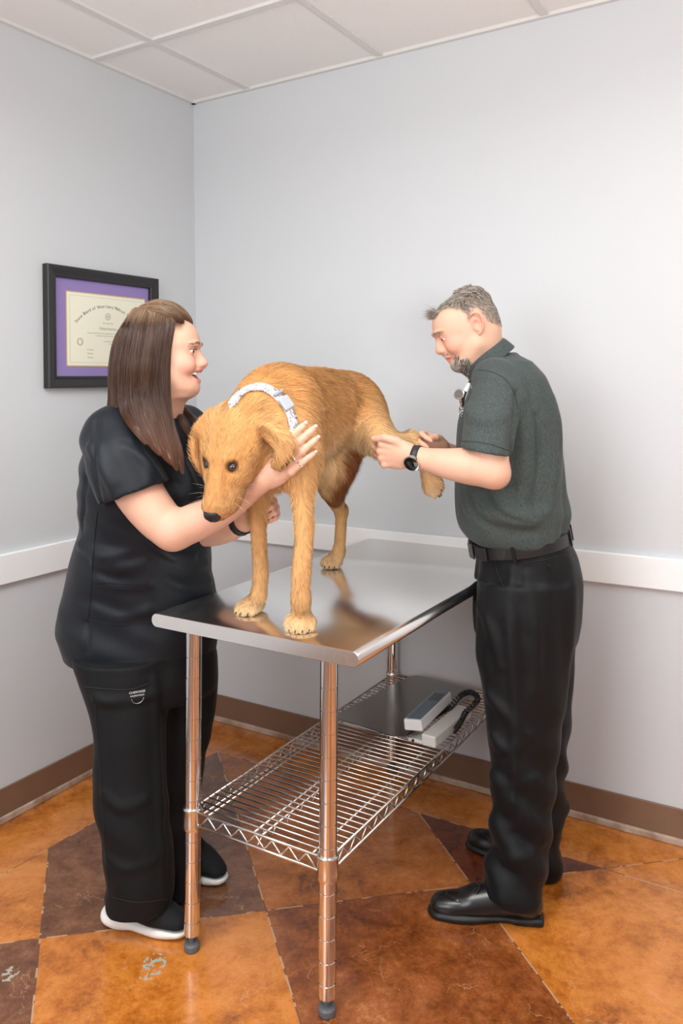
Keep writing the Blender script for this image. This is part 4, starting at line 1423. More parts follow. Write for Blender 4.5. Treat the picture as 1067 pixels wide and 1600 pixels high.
MB = Sculpt()
head(MB, MH, man_secs, man_prm)
MB.cone(MH(-.012, 0, -.040), .050, P(770, 582, 2.25), .060, .03)
MB.cone(MH(.030, 0, -.085), .030, P(760, 588, 2.235), .045, .03)
# hidden under the clothes: torso, legs, feet
MB.ell(P(800, 640, 2.25), (.10, .15, .13), .05); MB.ell(P(802, 760, 2.27), (.11, .13, .18), .05)
MB.ell(P(820, 880, 2.28), (.11, .14, .11), .05)
MB.chain([P(822, 900, 2.22), P(820, 1100, 2.18), P(815, 1250, 2.15), P(806, 1385, 2.12)], [.075, .052, .040, .028], .03)
MB.chain([P(830, 900, 2.35), P(838, 1080, 2.37), P(842, 1200, 2.35), P(842, 1320, 2.325)], [.075, .052, .040, .028], .03)
# near arm
MB.chain([P(782, 606, 2.12), P(772, 660, 2.07), P(766, 708, 2.045), P(769, 736, 2.04)], [.055, .052, .047, .043], .02)
MB.chain([P(770, 736, 2.04), P(737, 729, 2.052), P(700, 724.5, 2.075), P(667, 718, 2.102), P(645, 714, 2.118)], [.0435, .0475, .0395, .0300, .0265], .012)
MB.ell(P(777, 746, 2.040), (.026, .026, .024), .018)
hx = (P(592, 710, 2.150) - P(644, 714, 2.118))
man_tips = hand(MB, P(645, 714, 2.119), hx, (-.12, -1, -.12), -1, [(48, 62, 40), (52, 62, 40), (56, 62, 40), (60, 60, 40)], (6, 1, -5, -12), .98,
                thumb=[(.044, .040, .003), (.078, .049, .008), (.108, .043, .006)])
# far arm
MB.chain([P(775, 612, 2.40), P(752, 680, 2.44), P(742, 728, 2.43)], [.052, .047, .043], .02)
MB.chain([P(742, 728, 2.43), P(716, 716, 2.385), P(688, 703, 2.325)], [.041, .036, .0265], .012)
man_tips2 = hand(MB, P(690, 704, 2.325), P(648, 688, 2.27) - P(690, 704, 2.325), (.10, 1, .1), 1, [(40, 50, 30)] * 4, (4, 0, -4, -9), .95,
                 thumb=[(.040, .034, -.012), (.066, .036, -.024), (.088, .028, -.032)])


def man_tone(V):
    L = MH.loc(V); x, y, z = L.T; ay = np.abs(y)
    base = np.array(srgb(224, 180, 156)); C = np.tile(base, (len(V), 1))
    def bl(w, c):
        nonlocal C
        w = np.clip(w, 0, 1)[:, None]; C = C * (1 - w) + np.array(c) * w
    hd = (np.abs(x) < .16) & (ay < .10) & (np.abs(z) < .14)
    nz = vnoise(V * 60, 2) * .4 + vnoise(V * 180, 4) * .4
    g = lambda cx, cy, cz, r: 1.5 - np.linalg.norm(np.stack([x - cx, ay - cy, z - cz], -1), axis=1) / r
    bl(hd * g(.085, .042, -.028, .028) * .45, srgb(228, 146, 128))                # cheeks
    bl(hd * g(.122, 0, -.022, .014) * .6, srgb(226, 142, 124))                   # nose tip
    bl(hd * np.clip((ay - .070) / .006, 0, 1) * np.clip(2.2 - np.hypot(x + .003, z) / .018, 0, 1) * .45, srgb(226, 140, 120))   # ears
    bl(hd * g(.085, .031, .006, .016) * .30, srgb(176, 112, 96))                 # round the eyes
    lip = hd * (x > .088) * (ay < .027) * np.clip(1 - np.abs(z + .0555) / .010, 0, 1) * np.clip((x - .094 + ay * .35) / .006, 0, 1) * 1.6
    bl(lip * .7, srgb(206, 134, 122))
    # scalp and stubble where hair grows
    hl = hairline_m(x, ay)
    bl(hd * np.clip(np.where(x > .03, (z - hl) / .010, (z - hl + .006) / .040) + nz * .2, 0, .75), srgb(150, 134, 126))
    bd = beard_m(x, ay, z)
    bl(hd * np.clip(bd + nz * .25, 0, .7), srgb(176, 158, 148))
    # forearm hair tint, knuckles
    bl((~hd) * (nz + .1) * .18, srgb(204, 146, 118))
    for tp in (man_tips, man_tips2):
        for t in tp:
            d = np.linalg.norm(V - A3(t[5]), axis=1); bl((.016 - d) / .016 * .5, srgb(222, 150, 132))
            d = np.linalg.norm(V - A3(t[1]), axis=1); bl((.016 - d) / .016 * .5, srgb(226, 156, 140))
    return {'tone': C}


def hairline_m(x, ay):
    h = np.interp(x, [-.09, -.075, -.055, -.035, -.020, -.006, .004, .012, .022, .040, .060, .080, .095], [-.052, -.046, -.034, -.010, .034, .036, .022, .012, .050, .074, .079, .077, .066])
    mid = np.interp(x, [-.09, -.075, -.05, 0, .05, .085, .1, .12], [-.05, -.04, .0, .04, .06, .074, .064, .064])
    w = np.clip((ay - .02) / .025, 0, 1)
    return h * w + mid * (1 - w)


def beard_m(x, ay, z):
    chin = np.clip((-.066 - z) / .010, 0, 1) * np.clip((x - .056 + ay * .10) / .016, 0, 1)
    mous = np.clip(1 - np.abs(z + .0400) / .005, 0, 1) * np.clip((x - .090) / .008, 0, 1) * (ay < .026) * .45
    corner = np.clip(1 - np.hypot(x - .084, (z + .060)) / .010, 0, 1) * (ay > .018) * 1.2
    return np.clip(chin + mous + corner, 0, 1)


zz = MH.o.z
cut_table(MB)
man_body = MB.mesh('body', .0065, M_SKIN, None, fine=[(2, zz - .14, zz + .125, .0023), (0, MH.o.x - .14, MH.o.x + .10, .0025), (1, 2.05, 2.36, .0030),
                                                    (0, P(570, 700, 2.15).x, P(700, 700, 2.15).x, .0032), (2, P(600, 742, 2.12).z, P(600, 672, 2.12).z, .0030)], attrs=man_tone)
adopt(man_body, man)
eyes(MH, man_prm, simple('iris_dark', srgb(52, 38, 28), .1), man)
M_NAIL = simple('nail', srgb(226, 176, 158), .3)
nails([man_tips[4]] + [man_tips2[4]], man, M_NAIL)

# hair: short, greying, brushed forward and up at the front
rngM = np.random.default_rng(11)
def mloc(X): return MH.loc(X)
def keep_hair_m(X):
    L = mloc(X); x, y, z = L.T; ay = np.abs(y)
    near_ = (np.abs(x) < .13) & (ay < .082) & (z < .12) & (z > -.06)
    hl = hairline_m(x, ay) + vnoise(X * 300) * .003; dens = np.where(x > .03, np.clip((z - hl) / .006, 0, 1), np.clip((z - hl) / .050, 0, 1) ** .8)
    ear = (np.hypot(x + .002, z - .0) < .030) & (ay > .066)
    return near_ * dens * (~ear)
def comb_m(X):
    L = mloc(X); x, y, z = L.T
    top = np.clip((z - .055) / .03, 0, 1)[:, None]
    side = np.stack([-.35 + 0 * x, 0 * x, -.9 + 0 * x], -1); tp = np.stack([1. + 0 * x, y * 4, .25 + 0 * x], -1)
    D = side * (1 - top) + tp * top + np.stack([vnoise(X * 70, 1), vnoise(X * 70, 2), vnoise(X * 70, 3)], -1) * .35
    return D @ MH.R.T
sd = sample_surface(man_body, 11000, rngM, keep_hair_m)
L = mloc(sd); top = np.clip((L[:, 2] - .045) / .04, 0, 1); front = np.clip((L[:, 0] - .055) / .03, 0, 1) * top
ln = (.007 + .012 * top + .016 * front) * rngM.uniform(.7, 1.2, len(sd))
lift = (.0022 + .0070 * top + .018 * front) * rngM.uniform(.35, 1.3, len(sd))
PT = groom(MB, sd, comb_m, ln, 5, lift, rngM, .16)
mixv = rngM.random(len(sd)); hi_ = np.array(srgb(214, 206, 196)); lo_ = np.array(srgb(84, 72, 62)); mid_ = np.array(srgb(150, 134, 118))
gr = np.where((mixv < .34)[:, None], lo_, np.where((mixv < .66)[:, None], mid_, hi_))
side_w = np.clip(1 - top * 1.2, 0, 1)[:, None] * .35; gr = gr * (1 - side_w) + np.array(srgb(158, 148, 140)) * side_w
M_HM = NT('short_hair'); M_HM.set(color=M_HM.node('ShaderNodeAttribute', attribute_name='tone').outputs['Color'], rough=.5, spec=.35)
fr_s = sample_surface(man_body, 420, rngM, lambda X: (lambda L: ((L[:, 0] > .066) & (np.abs(L[:, 1]) < .036) & (L[:, 2] > .064) & (L[:, 2] < .10)) * 1.)(mloc(X)))
base_d = (MH.F * .75 + MH.U * .75); nf = len(fr_s)
dd = A3(base_d) + rngM.normal(0, .28, (nf, 3)); tt = np.linspace(0, 1, PT.shape[1]); lf = rngM.uniform(.008, .024, nf)
PF = fr_s[:, None] + dd[:, None] * (tt[None, :, None] * lf[:, None, None]) + A3(MH.F) * (tt[None, :, None] ** 2 * .006)
PT = np.concatenate([PT, PF]); gr = np.concatenate([gr, gr[rngM.integers(0, len(gr), nf)]]); sd = np.concatenate([sd, fr_s])
hm = strands_mesh('hair', PT, rngM.uniform(.00045, .0007, len(sd)), M_HM.m, attrs={'tone': gr}); tag(hm, kind='stuff'); adopt(hm, man)
# beard
def keep_beard(X):
    L = mloc(X); x, y, z = L.T; ay = np.abs(y)
    lips_ = (ay < .024) & (np.abs(z + .0555) < .010) & (x > .1)
    return ((np.abs(x) < .13) & (ay < .07) & (z > -.115) & (z < -.02)) * np.where(beard_m(x, ay, z) > .35, 1., 0) * (~lips_)
sd = sample_surface(man_body, 3200, rngM, keep_beard)
L = mloc(sd)
PT = groom(MB, sd, lambda X: np.tile(A3(MH.F * .25 - MH.U), (len(X), 1)), np.where(L[:, 2] < -.06, .009, .005) * rngM.uniform(.6, 1.2, len(sd)), 4, .0024, rngM, .25)
mixv = rngM.random(len(sd)); whit = np.clip((L[:, 0] - .075) / .02, 0, 1)
bc = np.where((mixv < .62 - .52 * whit)[:, None], np.array(srgb(70, 60, 54)), np.where((mixv < .75)[:, None], np.array(srgb(150, 138, 126)), np.array(srgb(216, 206, 196))))
bd_ = strands_mesh('beard', PT, rngM.uniform(.0004, .0006, len(sd)), M_HM.m, attrs={'tone': bc}); tag(bd_, kind='stuff'); adopt(bd_, man)
# eyebrows
def brow(fr, S, body, parent, rng, z0, n, col, prm):
    def kb(X):
        L = fr.loc(X); x, y, z = L.T; ay = np.abs(y)
        c = z0 + .003 - ((ay - .027) / .022) ** 2 * .0045
        return ((ay > .008) & (ay < .051) & (x > .06) & (np.abs(z - c) < .0036)) * 1.
    s_ = sample_surface(body, n, rng, kb); L = fr.loc(s_)
    f = lambda X: (np.stack([-.3 + 0 * X[:, 0], np.sign(fr.loc(X)[:, 1]), .25 + 0 * X[:, 0]], -1)) @ fr.R.T
    PT = groom(S, s_, f, np.full(n, .008), 3, .0014, rng, .2)
    b = strands_mesh('eyebrows', PT, np.full(n, .00042), M_HM.m, attrs={'tone': np.tile(np.array(col), (n, 1)) * rng.uniform(.7, 1.3, (n, 1))})
    tag(b, kind='stuff'); adopt(b, parent)
brow(MH, MB, man_body, man, rngM, man_prm['eye_z'] + .015, 200, srgb(150, 124, 104), man_prm)

# ---- polo shirt
M_POLO = mat_cloth('heather_polo', srgb(44, 50, 50), srgb(84, 92, 90), .9, 700, .10, heather=.8)
SS = Sculpt()
arm_n = Vector((-.18, .05, -.983))
SS.chain([P(784, 606, 2.12), P(769, 650, 2.065), P(755, 740, 2.030)], [.066, .0655, .0655], .02)
hc = P(757, 705, 2.035)
SS.half(hc, arm_n, '-', 0, lo=hc + Vector((-.14, -.14, -.16)), hi=hc + Vector((.14, .14, .02)))
SS.chain([P(758, 730, 2.034), P(755, 770, 2.030)], [.0585, .0600], .0, '-')
SS.chain([P(782, 608, 2.39), P(760, 660, 2.43), P(752, 712, 2.44)], [.066, .064, .062], .02)
SS.chain([P(768, 592, 2.14), P(786, 588, 2.25), P(768, 592, 2.36)], [.05, .066, .05], .03)
srows = [(556, 772, 812, 2.25, .070), (566, 757, 828, 2.25, .120), (588, 744, 847, 2.25, .160), (619, 730, 863, 2.25, .175), (659, 717, 873, 2.25, .175), (717, 713.5, 877, 2.26, .168),
         (767, 713.5, 880, 2.27, .162), (798, 714, 886, 2.27, .162), (812, 715.5, 884, 2.275, .162), (826, 720, 882, 2.275, .160), (840, 731, 880, 2.275, .152), (850, 745, 876, 2.28, .140)]
SS.loft([sec(*r) for r in srows], .014, cap=.012, power=2.2)
SS.cone(MH(-.014, 0, -.040), .056, P(764, 566, 2.245), .062, .004, '-')
# folds of the shirt
def pdisp(X):
    a = vnoise(X * np.array([9, 9, 4.5]), 31) * .0040 + vnoise(X * np.array([22, 16, 9]), 32) * .0018
    vf = vnoise((X + .03 * vnoise(X * 5, 3)[..., None]) * np.array([26, 18, 3.2]), 33); a = a + np.sign(vf) * np.abs(vf) ** 1.4 * .0110 * np.clip((X[..., 0] - .42) / .06, .15, 1)
    px = (X[..., 0]); low = np.clip((1.22 - X[..., 2]) / .18, 0, 1)
    diag = np.sin((X[..., 0] * .55 + X[..., 2] * .25 + .03 * vnoise(X * 7, 5)) * 95) * .0042 * low * (vnoise(X * 5, 8) * .5 + .5)
    hem = np.clip(np.linalg.norm(X - A3(hc), axis=-1) / .07 - .8, .12, 1)
    return (a + diag) * hem
SS.disp = pdisp
folds = [([(818, 640), (822, 700), (815, 770), (800, 810)], .017, 0), ([(850, 650), (860, 720), (857, 790)], .016, 0), ([(735, 772), (760, 797), (800, 806), (850, 800)], .014, 0), ([(720, 745), (733, 790), (758, 824)], .014, 0), ([(775, 770), (792, 798), (832, 814)], .012, 0), ([(770, 590), (790, 600), (815, 622)], .010, 0), ([(730, 640), (755, 655), (785, 650)], .008, 0)]
for pts, r, _ in folds:
    pp = lay_path(SS, pts, 1.9, r * .55)
    SS.chain(pp, [r * .3] + [r] * (len(pp) - 2) + [r * .3], .026)
for pts, r in (([(808, 616), (805, 650), (800, 700), (802, 765)], .010), ([(838, 650), (842, 720), (836, 795)], .009), ([(727, 765), (745, 808), (780, 826)], .008), ([(760, 780), (785, 806), (830, 818)], .007)):
    pp = lay_path(SS, pts, 1.9)
    SS.chain(pp, [r * .5] + [r] * (len(pp) - 2) + [r * .5], .014, '-')
cut_table(SS)
shirt = SS.mesh('polo_shirt', .0045, M_POLO, None); adopt(shirt, man)
# sleeve hem and shoulder seam
def seam(S, pts, r, name, mat, parent, off=.0006, n=40, start=1.9, d=(0, 1, 0)):
    path2 = catmull([Vector((a, b, 0)) for a, b in pts], n)
    path = lay_path(S, [(p.x, p.y) for p in path2], start, -off)
    bm = bmesh.new(); bm_tube(bm, path, r, 6)
    o = link_bm(name, bm, mat, smooth=True); o.parent = parent; o.matrix_parent_inverse = Matrix.Identity(4); return o
M_THREAD = simple('dark_seam', srgb(44, 49, 49), .9)
seam(SS, [(746, 578), (765, 580), (786, 590), (803, 612), (809, 640)], .0006, 'shoulder_seam', M_THREAD, shirt)
seam(SS, [(720, 689), (757, 692), (796, 704)], .0006, 'hem_stitching', M_THREAD, shirt)
# collar, folded over round the neck
cc = P(759, 557, 2.24); mj = Vector((.82, 0, .572)); nr = Vector((-.572, 0, .82))
prof = [(-.003, -.012), (-.0035, .010), (.000, .0165), (.006, .0150), (.0105, .000), (.0140, -.016), (.0160, -.0225), (.0135, -.0235), (.0110, -.016), (.0085, .000), (.0035, .008), (.002, -.012)]
bm = bmesh.new(); rings = []; NR = 56
for q in range(NR):
    a = 2 * math.pi * q / NR + math.pi
    fr_ = math.cos(a) < -.80
    d = mj * math.cos(a) * .064 + Vector((0, 1, 0)) * math.sin(a) * .066
    o_ = (mj * math.cos(a) / .071 + Vector((0, 1, 0)) * math.sin(a) / .070).normalized()
    dr = -.012 * max(0, -math.cos(a)) ** 2
    long_ = 1 + .55 * max(0, -math.cos(a)) ** 2
    rings.append([bm.verts.new(cc + d + o_ * (u * 1.05) + nr * (w * (long_ if w < 0 else 1) + dr)) for u, w in prof])
for q in range(NR):
    if q == 0 : continue
    A, B = rings[q - 1], rings[q]
    for j in range(len(prof)): bm.faces.new((A[j], A[(j + 1) % len(prof)], B[(j + 1) % len(prof)], B[j]))
bm.faces.new(rings[0]); bm.faces.new(rings[-1][::-1])
co = link_bm('collar', bm, M_POLO, smooth=True); co.parent = shirt; co.matrix_parent_inverse = Matrix.Identity(4)
sm = co.modifiers.new('s', 'SUBSURF'); sm.levels = 1; sm.render_levels = 1

# ---- trousers
M_TROUS = mat_cloth('black_wool_trousers', srgb(8, 9, 11), srgb(15, 17, 20), .60, 800, .05)
TS = Sculpt()
trows = [(815, 752, 882, 2.28, .150), (840, 748, 886, 2.28, .155), (873, 748, 899, 2.28, .160), (905, 745, 905, 2.28, .165), (960, 743, 903, 2.28, .165), (1000, 744, 898, 2.28, .15)]
TS.loft([sec(*r) for r in trows], .02, cap=.02)
near_leg = [(905, 746, 902, 2.215, .105), (950, 743.5, 900, 2.205, .100), (1023, 742.5, 890, 2.195, .094), (1064, 750, 884, 2.185, .090), (1115, 756, 879, 2.175, .085), (1173, 764, 872, 2.165, .082),
            (1250, 768, 866, 2.15, .078), (1320, 768, 860, 2.14, .075), (1365, 759, 854, 2.13, .073), (1390, 752, 851, 2.125, .073), (1399, 755, 849, 2.125, .071)]
TS.loft([sec(*r) for r in near_leg], .02, cap=.006, power=2.15)
far_leg = [(905, 762, 903, 2.36, .10), (1000, 772, 899, 2.37, .095), (1064, 782, 894, 2.37, .09), (1165, 795, 884, 2.36, .085), (1240, 800, 880, 2.35, .08), (1268, 800, 886, 2.345, .08), (1290, 806, 874, 2.34, .078), (1345, 812, 876, 2.325, .075), (1362, 814, 874, 2.32, .072)]
TS.loft([sec(*r) for r in far_leg], .02, cap=.006, power=2.15)
bC = P(811, 843, 2.28); bt = math.radians(9.5); bX = Vector((math.cos(bt), 0, math.sin(bt))); bZ = Vector((-math.sin(bt), 0, math.cos(bt)))
TS.half(bC + bZ * .012, bZ, '-', 0, lo=bC + Vector((-.25, -.25, -.05)), hi=bC + Vector((.25, .25, .2)))
def tdisp(X):
    z = X[..., 2]; lowf = np.clip((.62 - z) / .35, 0, 1)
    a = vnoise(X * np.array([11, 11, 5]), 41) * .0035
    br = np.sin((z + .55 * (X[..., 0] - .45) + .05 * vnoise(X * np.array([8, 8, 3]), 9)) * 56) * .0052 * lowf * np.clip(vnoise(X * np.array([9, 9, 6]), 12) + .75, 0, 1.4)
    vf = vnoise((X + .02 * vnoise(X * 6, 14)[..., None]) * np.array([26, 20, 2.6]), 15)
    return a + br + vnoise(X * 28, 13) * .0012 + vf * .0058
TS.disp = tdisp
for pts, r in (([(750, 945), (768, 985), (782, 1040)], .009), ([(822, 900), (836, 980), (838, 1080)], .010), ([(764, 1085), (786, 1112), (826, 1150)], .009), ([(772, 1150), (790, 1168), (812, 1160)], .009),
               ([(772, 1208), (800, 1225), (838, 1215)], .012), ([(776, 1268), (800, 1290), (850, 1262)], .012), ([(770, 1330), (800, 1345), (846, 1318)], .010), ([(802, 890), (800, 990), (806, 1120), (804, 1250)], .007)):
    pp = lay_path(TS, pts, 1.85, r * .6)
    TS.chain(pp, [r * .4] + [r] * (len(pp) - 2) + [r * .4], .024)
for pts, r in (([(773, 868), (775, 890), (784, 912), (800, 937)], .0035),):
    pp = lay_path(TS, pts, 1.85); TS.chain(pp, [r] * len(pp), .006, '-')
cut_table(TS, .009)
trous = TS.mesh('trousers', .0048, M_TROUS, None); adopt(trous, man)
M_TSEAM = simple('trouser_seam', srgb(14, 15, 18), .8)
seam(TS, [(774, 866), (776, 890), (785, 912), (801, 940)], .0016, 'pocket_edge', M_TSEAM, trous, start=1.85)
seam(TS, [(818, 881), (850, 875), (884, 867)], .0016, 'back_pocket', M_TSEAM, trous, start=1.85)
seam(TS, [(818, 884.5), (850, 878.5), (884, 870.5)], .0012, 'back_pocket', M_TSEAM, trous, start=1.85)
bm = bmesh.new(); b0 = lay_path(TS, [(857, 884)], 1.85)[0]; bm_tube(bm, [b0 - Vector((0, .003, 0)), b0 + Vector((0, .002, 0))], .0055, 16)
bt_ = link_bm('button', bm, simple('black_button', srgb(16, 16, 18), .25), bevel=.001); bt_.parent = trous; bt_.matrix_parent_inverse = Matrix.Identity(4)

# ---- belt
bm = bmesh.new(); rings = []; NB = 90
for q in range(NB):
    a = 2 * math.pi * q / NB
    d = bX * math.cos(a) * .1365 + Vector((0, 1, 0)) * math.sin(a) * .1575
    X_ = (bC + d)
    o_ = (bX * math.cos(a) / .137 + Vector((0, 1, 0)) * math.sin(a) / .157).normalized()
    pr = [(.004, -.017), (.0065, -.015), (.0068, 0), (.0065, .015), (.004, .017), (-.012, .016), (-.012, -.016)]
    rings.append([bm.verts.new(X_ + o_ * u + bZ * w) for u, w in pr])
for q in range(NB):
    A, B = rings[q - 1], rings[q]
    for j in range(7): bm.faces.new((A[j], A[(j + 1) % 7], B[(j + 1) % 7], B[j]))
M_LEATH = simple('black_leather', srgb(15, 15, 16), .42, coat=.15)
belt = link_bm('belt', bm, M_LEATH, smooth=False); adopt(belt, man)
for p_ in belt.data.polygons: p_.use_smooth = True
belt.modifiers.new('e', 'EDGE_SPLIT').split_angle = math.radians(35)
def on_belt(ang, off, h): 
    a = math.radians(ang); o_ = (bX * math.cos(a) / .137 + Vector((0, 1, 0)) * math.sin(a) / .157).normalized()
    return bC + bX * math.cos(a) * .1365 + Vector((0, 1, 0)) * math.sin(a) * .1575 + o_ * off + bZ * h, o_
def belt_box(name, ang, w, h, t, off, mat, parent):
    c, o_ = on_belt(ang, off, 0); tx = bZ.cross(o_).normalized(); M_ = Matrix.Identity(4)
    for i in range(3): M_[i][0] = tx[i]; M_[i][1] = o_[i]; M_[i][2] = bZ[i]; M_[i][3] = c[i]
    bm = bmesh.new(); bm_box(bm, 0, 0, 0, w, t, h, M_)
    o = link_bm(name, bm, mat, bevel=.002, segs=3); o.parent = parent; o.matrix_parent_inverse = Matrix.Identity(4); return o
belt_box('belt_tip', 211, .050, .036, .006, .009, M_LEATH, belt)
belt_box('buckle', 192, .034, .042, .006, .010, simple('dark_buckle', (.10, .10, .105), .3, metal=1.), belt)
for ang in (250, 327, 352): belt_box('belt_loop', ang, .010, .046, .004, .009, M_TROUS, belt)

# ---- shoes
def shoe_frame(heel, toe):
    h = Vector(heel); t = Vector(toe); X = (t - h); X.z = 0; Lg = X.length; X.normalize(); Y_ = Vector((0, 0, 1)).cross(X)
    return (lambda x, y, z: h + X * (x * Lg / .29) + Y_ * y + Vector((0, 0, z))), X, Y_
def dress_shoe(heel, toe, parent, bend=0):
    L, X, Y_ = shoe_frame(heel, toe); R = np.array([[X[i], Y_[i], (0, 0, 1)[i]] for i in range(3)])
    S = Sculpt(); up = (0, 0, 1)
    S.chain([L(.038, 0, .040), L(.10, 0, .042), L(.16, .002, .036), L(.215, .004, .030), L(.245, .003, .027)], [.034, .036, .037, .038, .034], .02, flat=(up, .80))
    S.cone(L(.040, 0, .045), .036, L(.052, 0, .095), .037, .02); S.cone(L(.09, 0, .062), .033, L(.17, .002, .045), .030, .025)
    S.half(L(.1, 0, .016), (0, 0, -1), '-', 0, lo=L(.14, 0, 0) - Vector((.3, .3, .2)), hi=L(.14, 0, 0) + Vector((.3, .3, .02)))
    S.chain([L(.09, .026, .060), L(.15, .036, .044), L(.215, .026, .052), L(.240, .003, .055), L(.215, -.020, .052), L(.15, -.032, .044), L(.09, -.026, .060)], [.0012] * 7, .003, '-')
    up_ = S.mesh('shoe', .0035, M_SHOE, None); adopt(up_, parent)
    S2 = Sculpt(); S2.chain([L(.034, 0, .010), L(.11, 0, .010), L(.19, .004, .010), L(.247, .003, .010)], [.037, .032, .044, .039], .02, flat=(up, .42))
    S2.box(L(.04, 0, .009), (.04, .034, .010), .008, .004, rot=R)
    S2.half(L(.1, 0, .001), (0, 0, -1), '-', 0, lo=L(.14, 0, 0) - Vector((.3, .3, .2)), hi=L(.14, 0, 0) + Vector((.3, .3, .003)))
    s_ = S2.mesh('sole', .0035, simple('rubber_sole', srgb(14, 14, 14), .5), None); s_.parent = up_; s_.matrix_parent_inverse = Matrix.Identity(4)
    bm = bmesh.new()
    for i in range(3):
        x = .146 + .016 * i; z = .0795 - .0075 * i
        bm_tube(bm, [L(x, -.024, z - .018), L(x + .004, -.010, z - .004), L(x + .006, .0, z), L(x + .004, .010, z - .004), L(x, .024, z - .018)], .0022, 8)
    for sy in (-1, 1):
        bm_tube(bm, [L(.150, 0, .082), L(.154, sy * .014, .090), L(.162, sy * .027, .078), L(.154, sy * .018, .074), L(.150, 0, .081)], .0020, 8)
        bm_tube(bm, [L(.152, 0, .082), L(.166, sy * .012, .078), L(.182, sy * .024, .064)], .0018, 8)
    l_ = link_bm('laces', bm, simple('lace', srgb(18, 18, 18), .7), smooth=True); l_.parent = up_; l_.matrix_parent_inverse = Matrix.Identity(4)
    return up_
M_SHOE = simple('polished_leather', srgb(20, 20, 21), .28, coat=.3, coat_rough=.2)
dress_shoe(on_z(850, 1438), on_z(664, 1424), man)
dress_shoe(on_z(876, 1364), on_z(727, 1317), man)

# ---- wristwatch on the near wrist
wc = P(650, 714.5, 2.113); wd = (P(667, 718, 2.102) - P(645, 714, 2.118)).normalized()
watch = empty('wristwatch', wc); tag(watch, 'black smartwatch with steel case on the wrist of the man in the polo', 'watch')
wn = Vector((-.22, -.88, -.42)); wn = (wn - wd * wn.dot(wd)).normalized(); wb = wd.cross(wn)
bm = bmesh.new(); rings = []
for q in range(48):
    a = 2 * math.pi * q / 48; d = wn * math.cos(a) + wb * math.sin(a)
    surf = None
    p0 = wc + d * .05; hit = lay_on(MB, p0, -d); r_ = max((hit - wc).length, .022)
    w_ = .0105 - .0015 * abs(math.sin(a))
    rings.append([bm.verts.new(wc + d * (r_ + u) + wd * w) for u, w in ((-.0015, -w_), (.0018, -w_), (.0026, 0), (.0018, w_), (-.0015, w_))])
for q in range(48):
    A, B = rings[q - 1], rings[q]
    for j in range(5): bm.faces.new((A[j], A[(j + 1) % 5], B[(j + 1) % 5], B[j]))
adopt(link_bm('strap', bm, simple('watch_strap', srgb(38, 42, 48), .5), smooth=True), watch)
hit = lay_on(MB, wc + wn * .06, -wn)
def disc(c, n, prof, mat, name, parent, sides=40):
    n = Vector(n).normalized(); a = n.cross(Vector((0, .3, 1))).normalized(); b = n.cross(a); bm = bmesh.new(); rings = []
    for r, h in prof: rings.append([bm.verts.new(c + (a * math.cos(2 * math.pi * k / sides) + b * math.sin(2 * math.pi * k / sides)) * r + n * h) for k in range(sides)])
    for A, B in zip(rings, rings[1:]):
        for k in range(sides): bm.faces.new((A[k], A[(k + 1) % sides], B[(k + 1) % sides], B[k]))
    bm.faces.new(rings[0][::-1]); bm.faces.new(rings[-1])
    o = link_bm(name, bm, mat); adopt(o, parent)
    for p_ in o.data.polygons: p_.use_smooth = True
    o.modifiers.new('e', 'EDGE_SPLIT').split_angle = math.radians(30)
    return o
case = disc(hit, wn, [(.018, -.001), (.0215, .001), (.0220, .006), (.0212, .0090), (.0190, .0100)], simple('watch_case', (.75, .74, .72), .18, metal=1.), 'case', watch)
disc(hit, wn, [(.0192, .0092), (.0192, .0106), (.0180, .0110)], simple('watch_glass', srgb(8, 9, 11), .05), 'screen', watch)

# ---- stethoscope hanging from the neck under the collar
steth = empty('stethoscope', P(722, 620, 2.16)); tag(steth, 'stethoscope hanging at the chest of the man in the dark polo', 'stethoscope')
sn = Vector((-.45, -.85, .25)); sc0 = P(717.5, 616, 2.10)
M_ST = simple('stethoscope_steel', (.62, .60, .58), .15, metal=1.); M_TUBE = simple('stethoscope_tube', srgb(30, 30, 33), .35)
disc(sc0, sn, [(.006, -.007), (.0125, -.004), (.0145, .000), (.0145, .0025), (.0125, .004)], M_ST, 'chest_piece', steth)
disc(sc0, sn, [(.0118, .0035), (.0118, .0046)], simple('diaphragm', srgb(70, 66, 62), .25), 'diaphragm', steth)
bm = bmesh.new(); bm_tube(bm, [sc0 - sn * .006, sc0 + Vector((.006, .01, -.006)), P(721, 628, 2.11), P(722, 636, 2.115)], [.0045, .0048, .0062, .0040], 12)
adopt(link_bm('stem', bm, M_ST, smooth=True), steth)
tube = [P(722, 634, 2.115), P(725, 618, 2.13), P(731, 603, 2.15), P(740, 590, 2.165), P(755, 575, 2.165), P(775, 560, 2.18)]
bm = bmesh.new(); bm_tube(bm, catmull(tube, 30), .0046, 10); adopt(link_bm('tubing', bm, M_TUBE, smooth=True), steth)
bm = bmesh.new(); bm_tube(bm, catmull([P(727, 612, 2.128), P(730, 606, 2.135), P(733, 601, 2.15)], 8), .0062, 10)
adopt(link_bm('white_sleeve', bm, simple('white_tube', srgb(226, 226, 226), .5), smooth=True), steth)
bm = bmesh.new(); c_ = P(720, 643, 2.115); M_ = Matrix.Translation(c_) @ Matrix.Rotation(math.radians(-20), 4, 'Z') @ Matrix.Rotation(math.radians(10), 4, 'Y'); bm_box(bm, 0, 0, 0, .012, .002, .026, M_)
n_ = NT('printed_clip'); n_.set(color=n_.ramp(n_.noise(n_.coord(), 260, 2), [(.45, srgb(60, 62, 62)), (.55, srgb(220, 220, 218))], 'CONSTANT'), rough=.5)
adopt(link_bm('name_clip', bm, n_.m, bevel=.0008), steth)
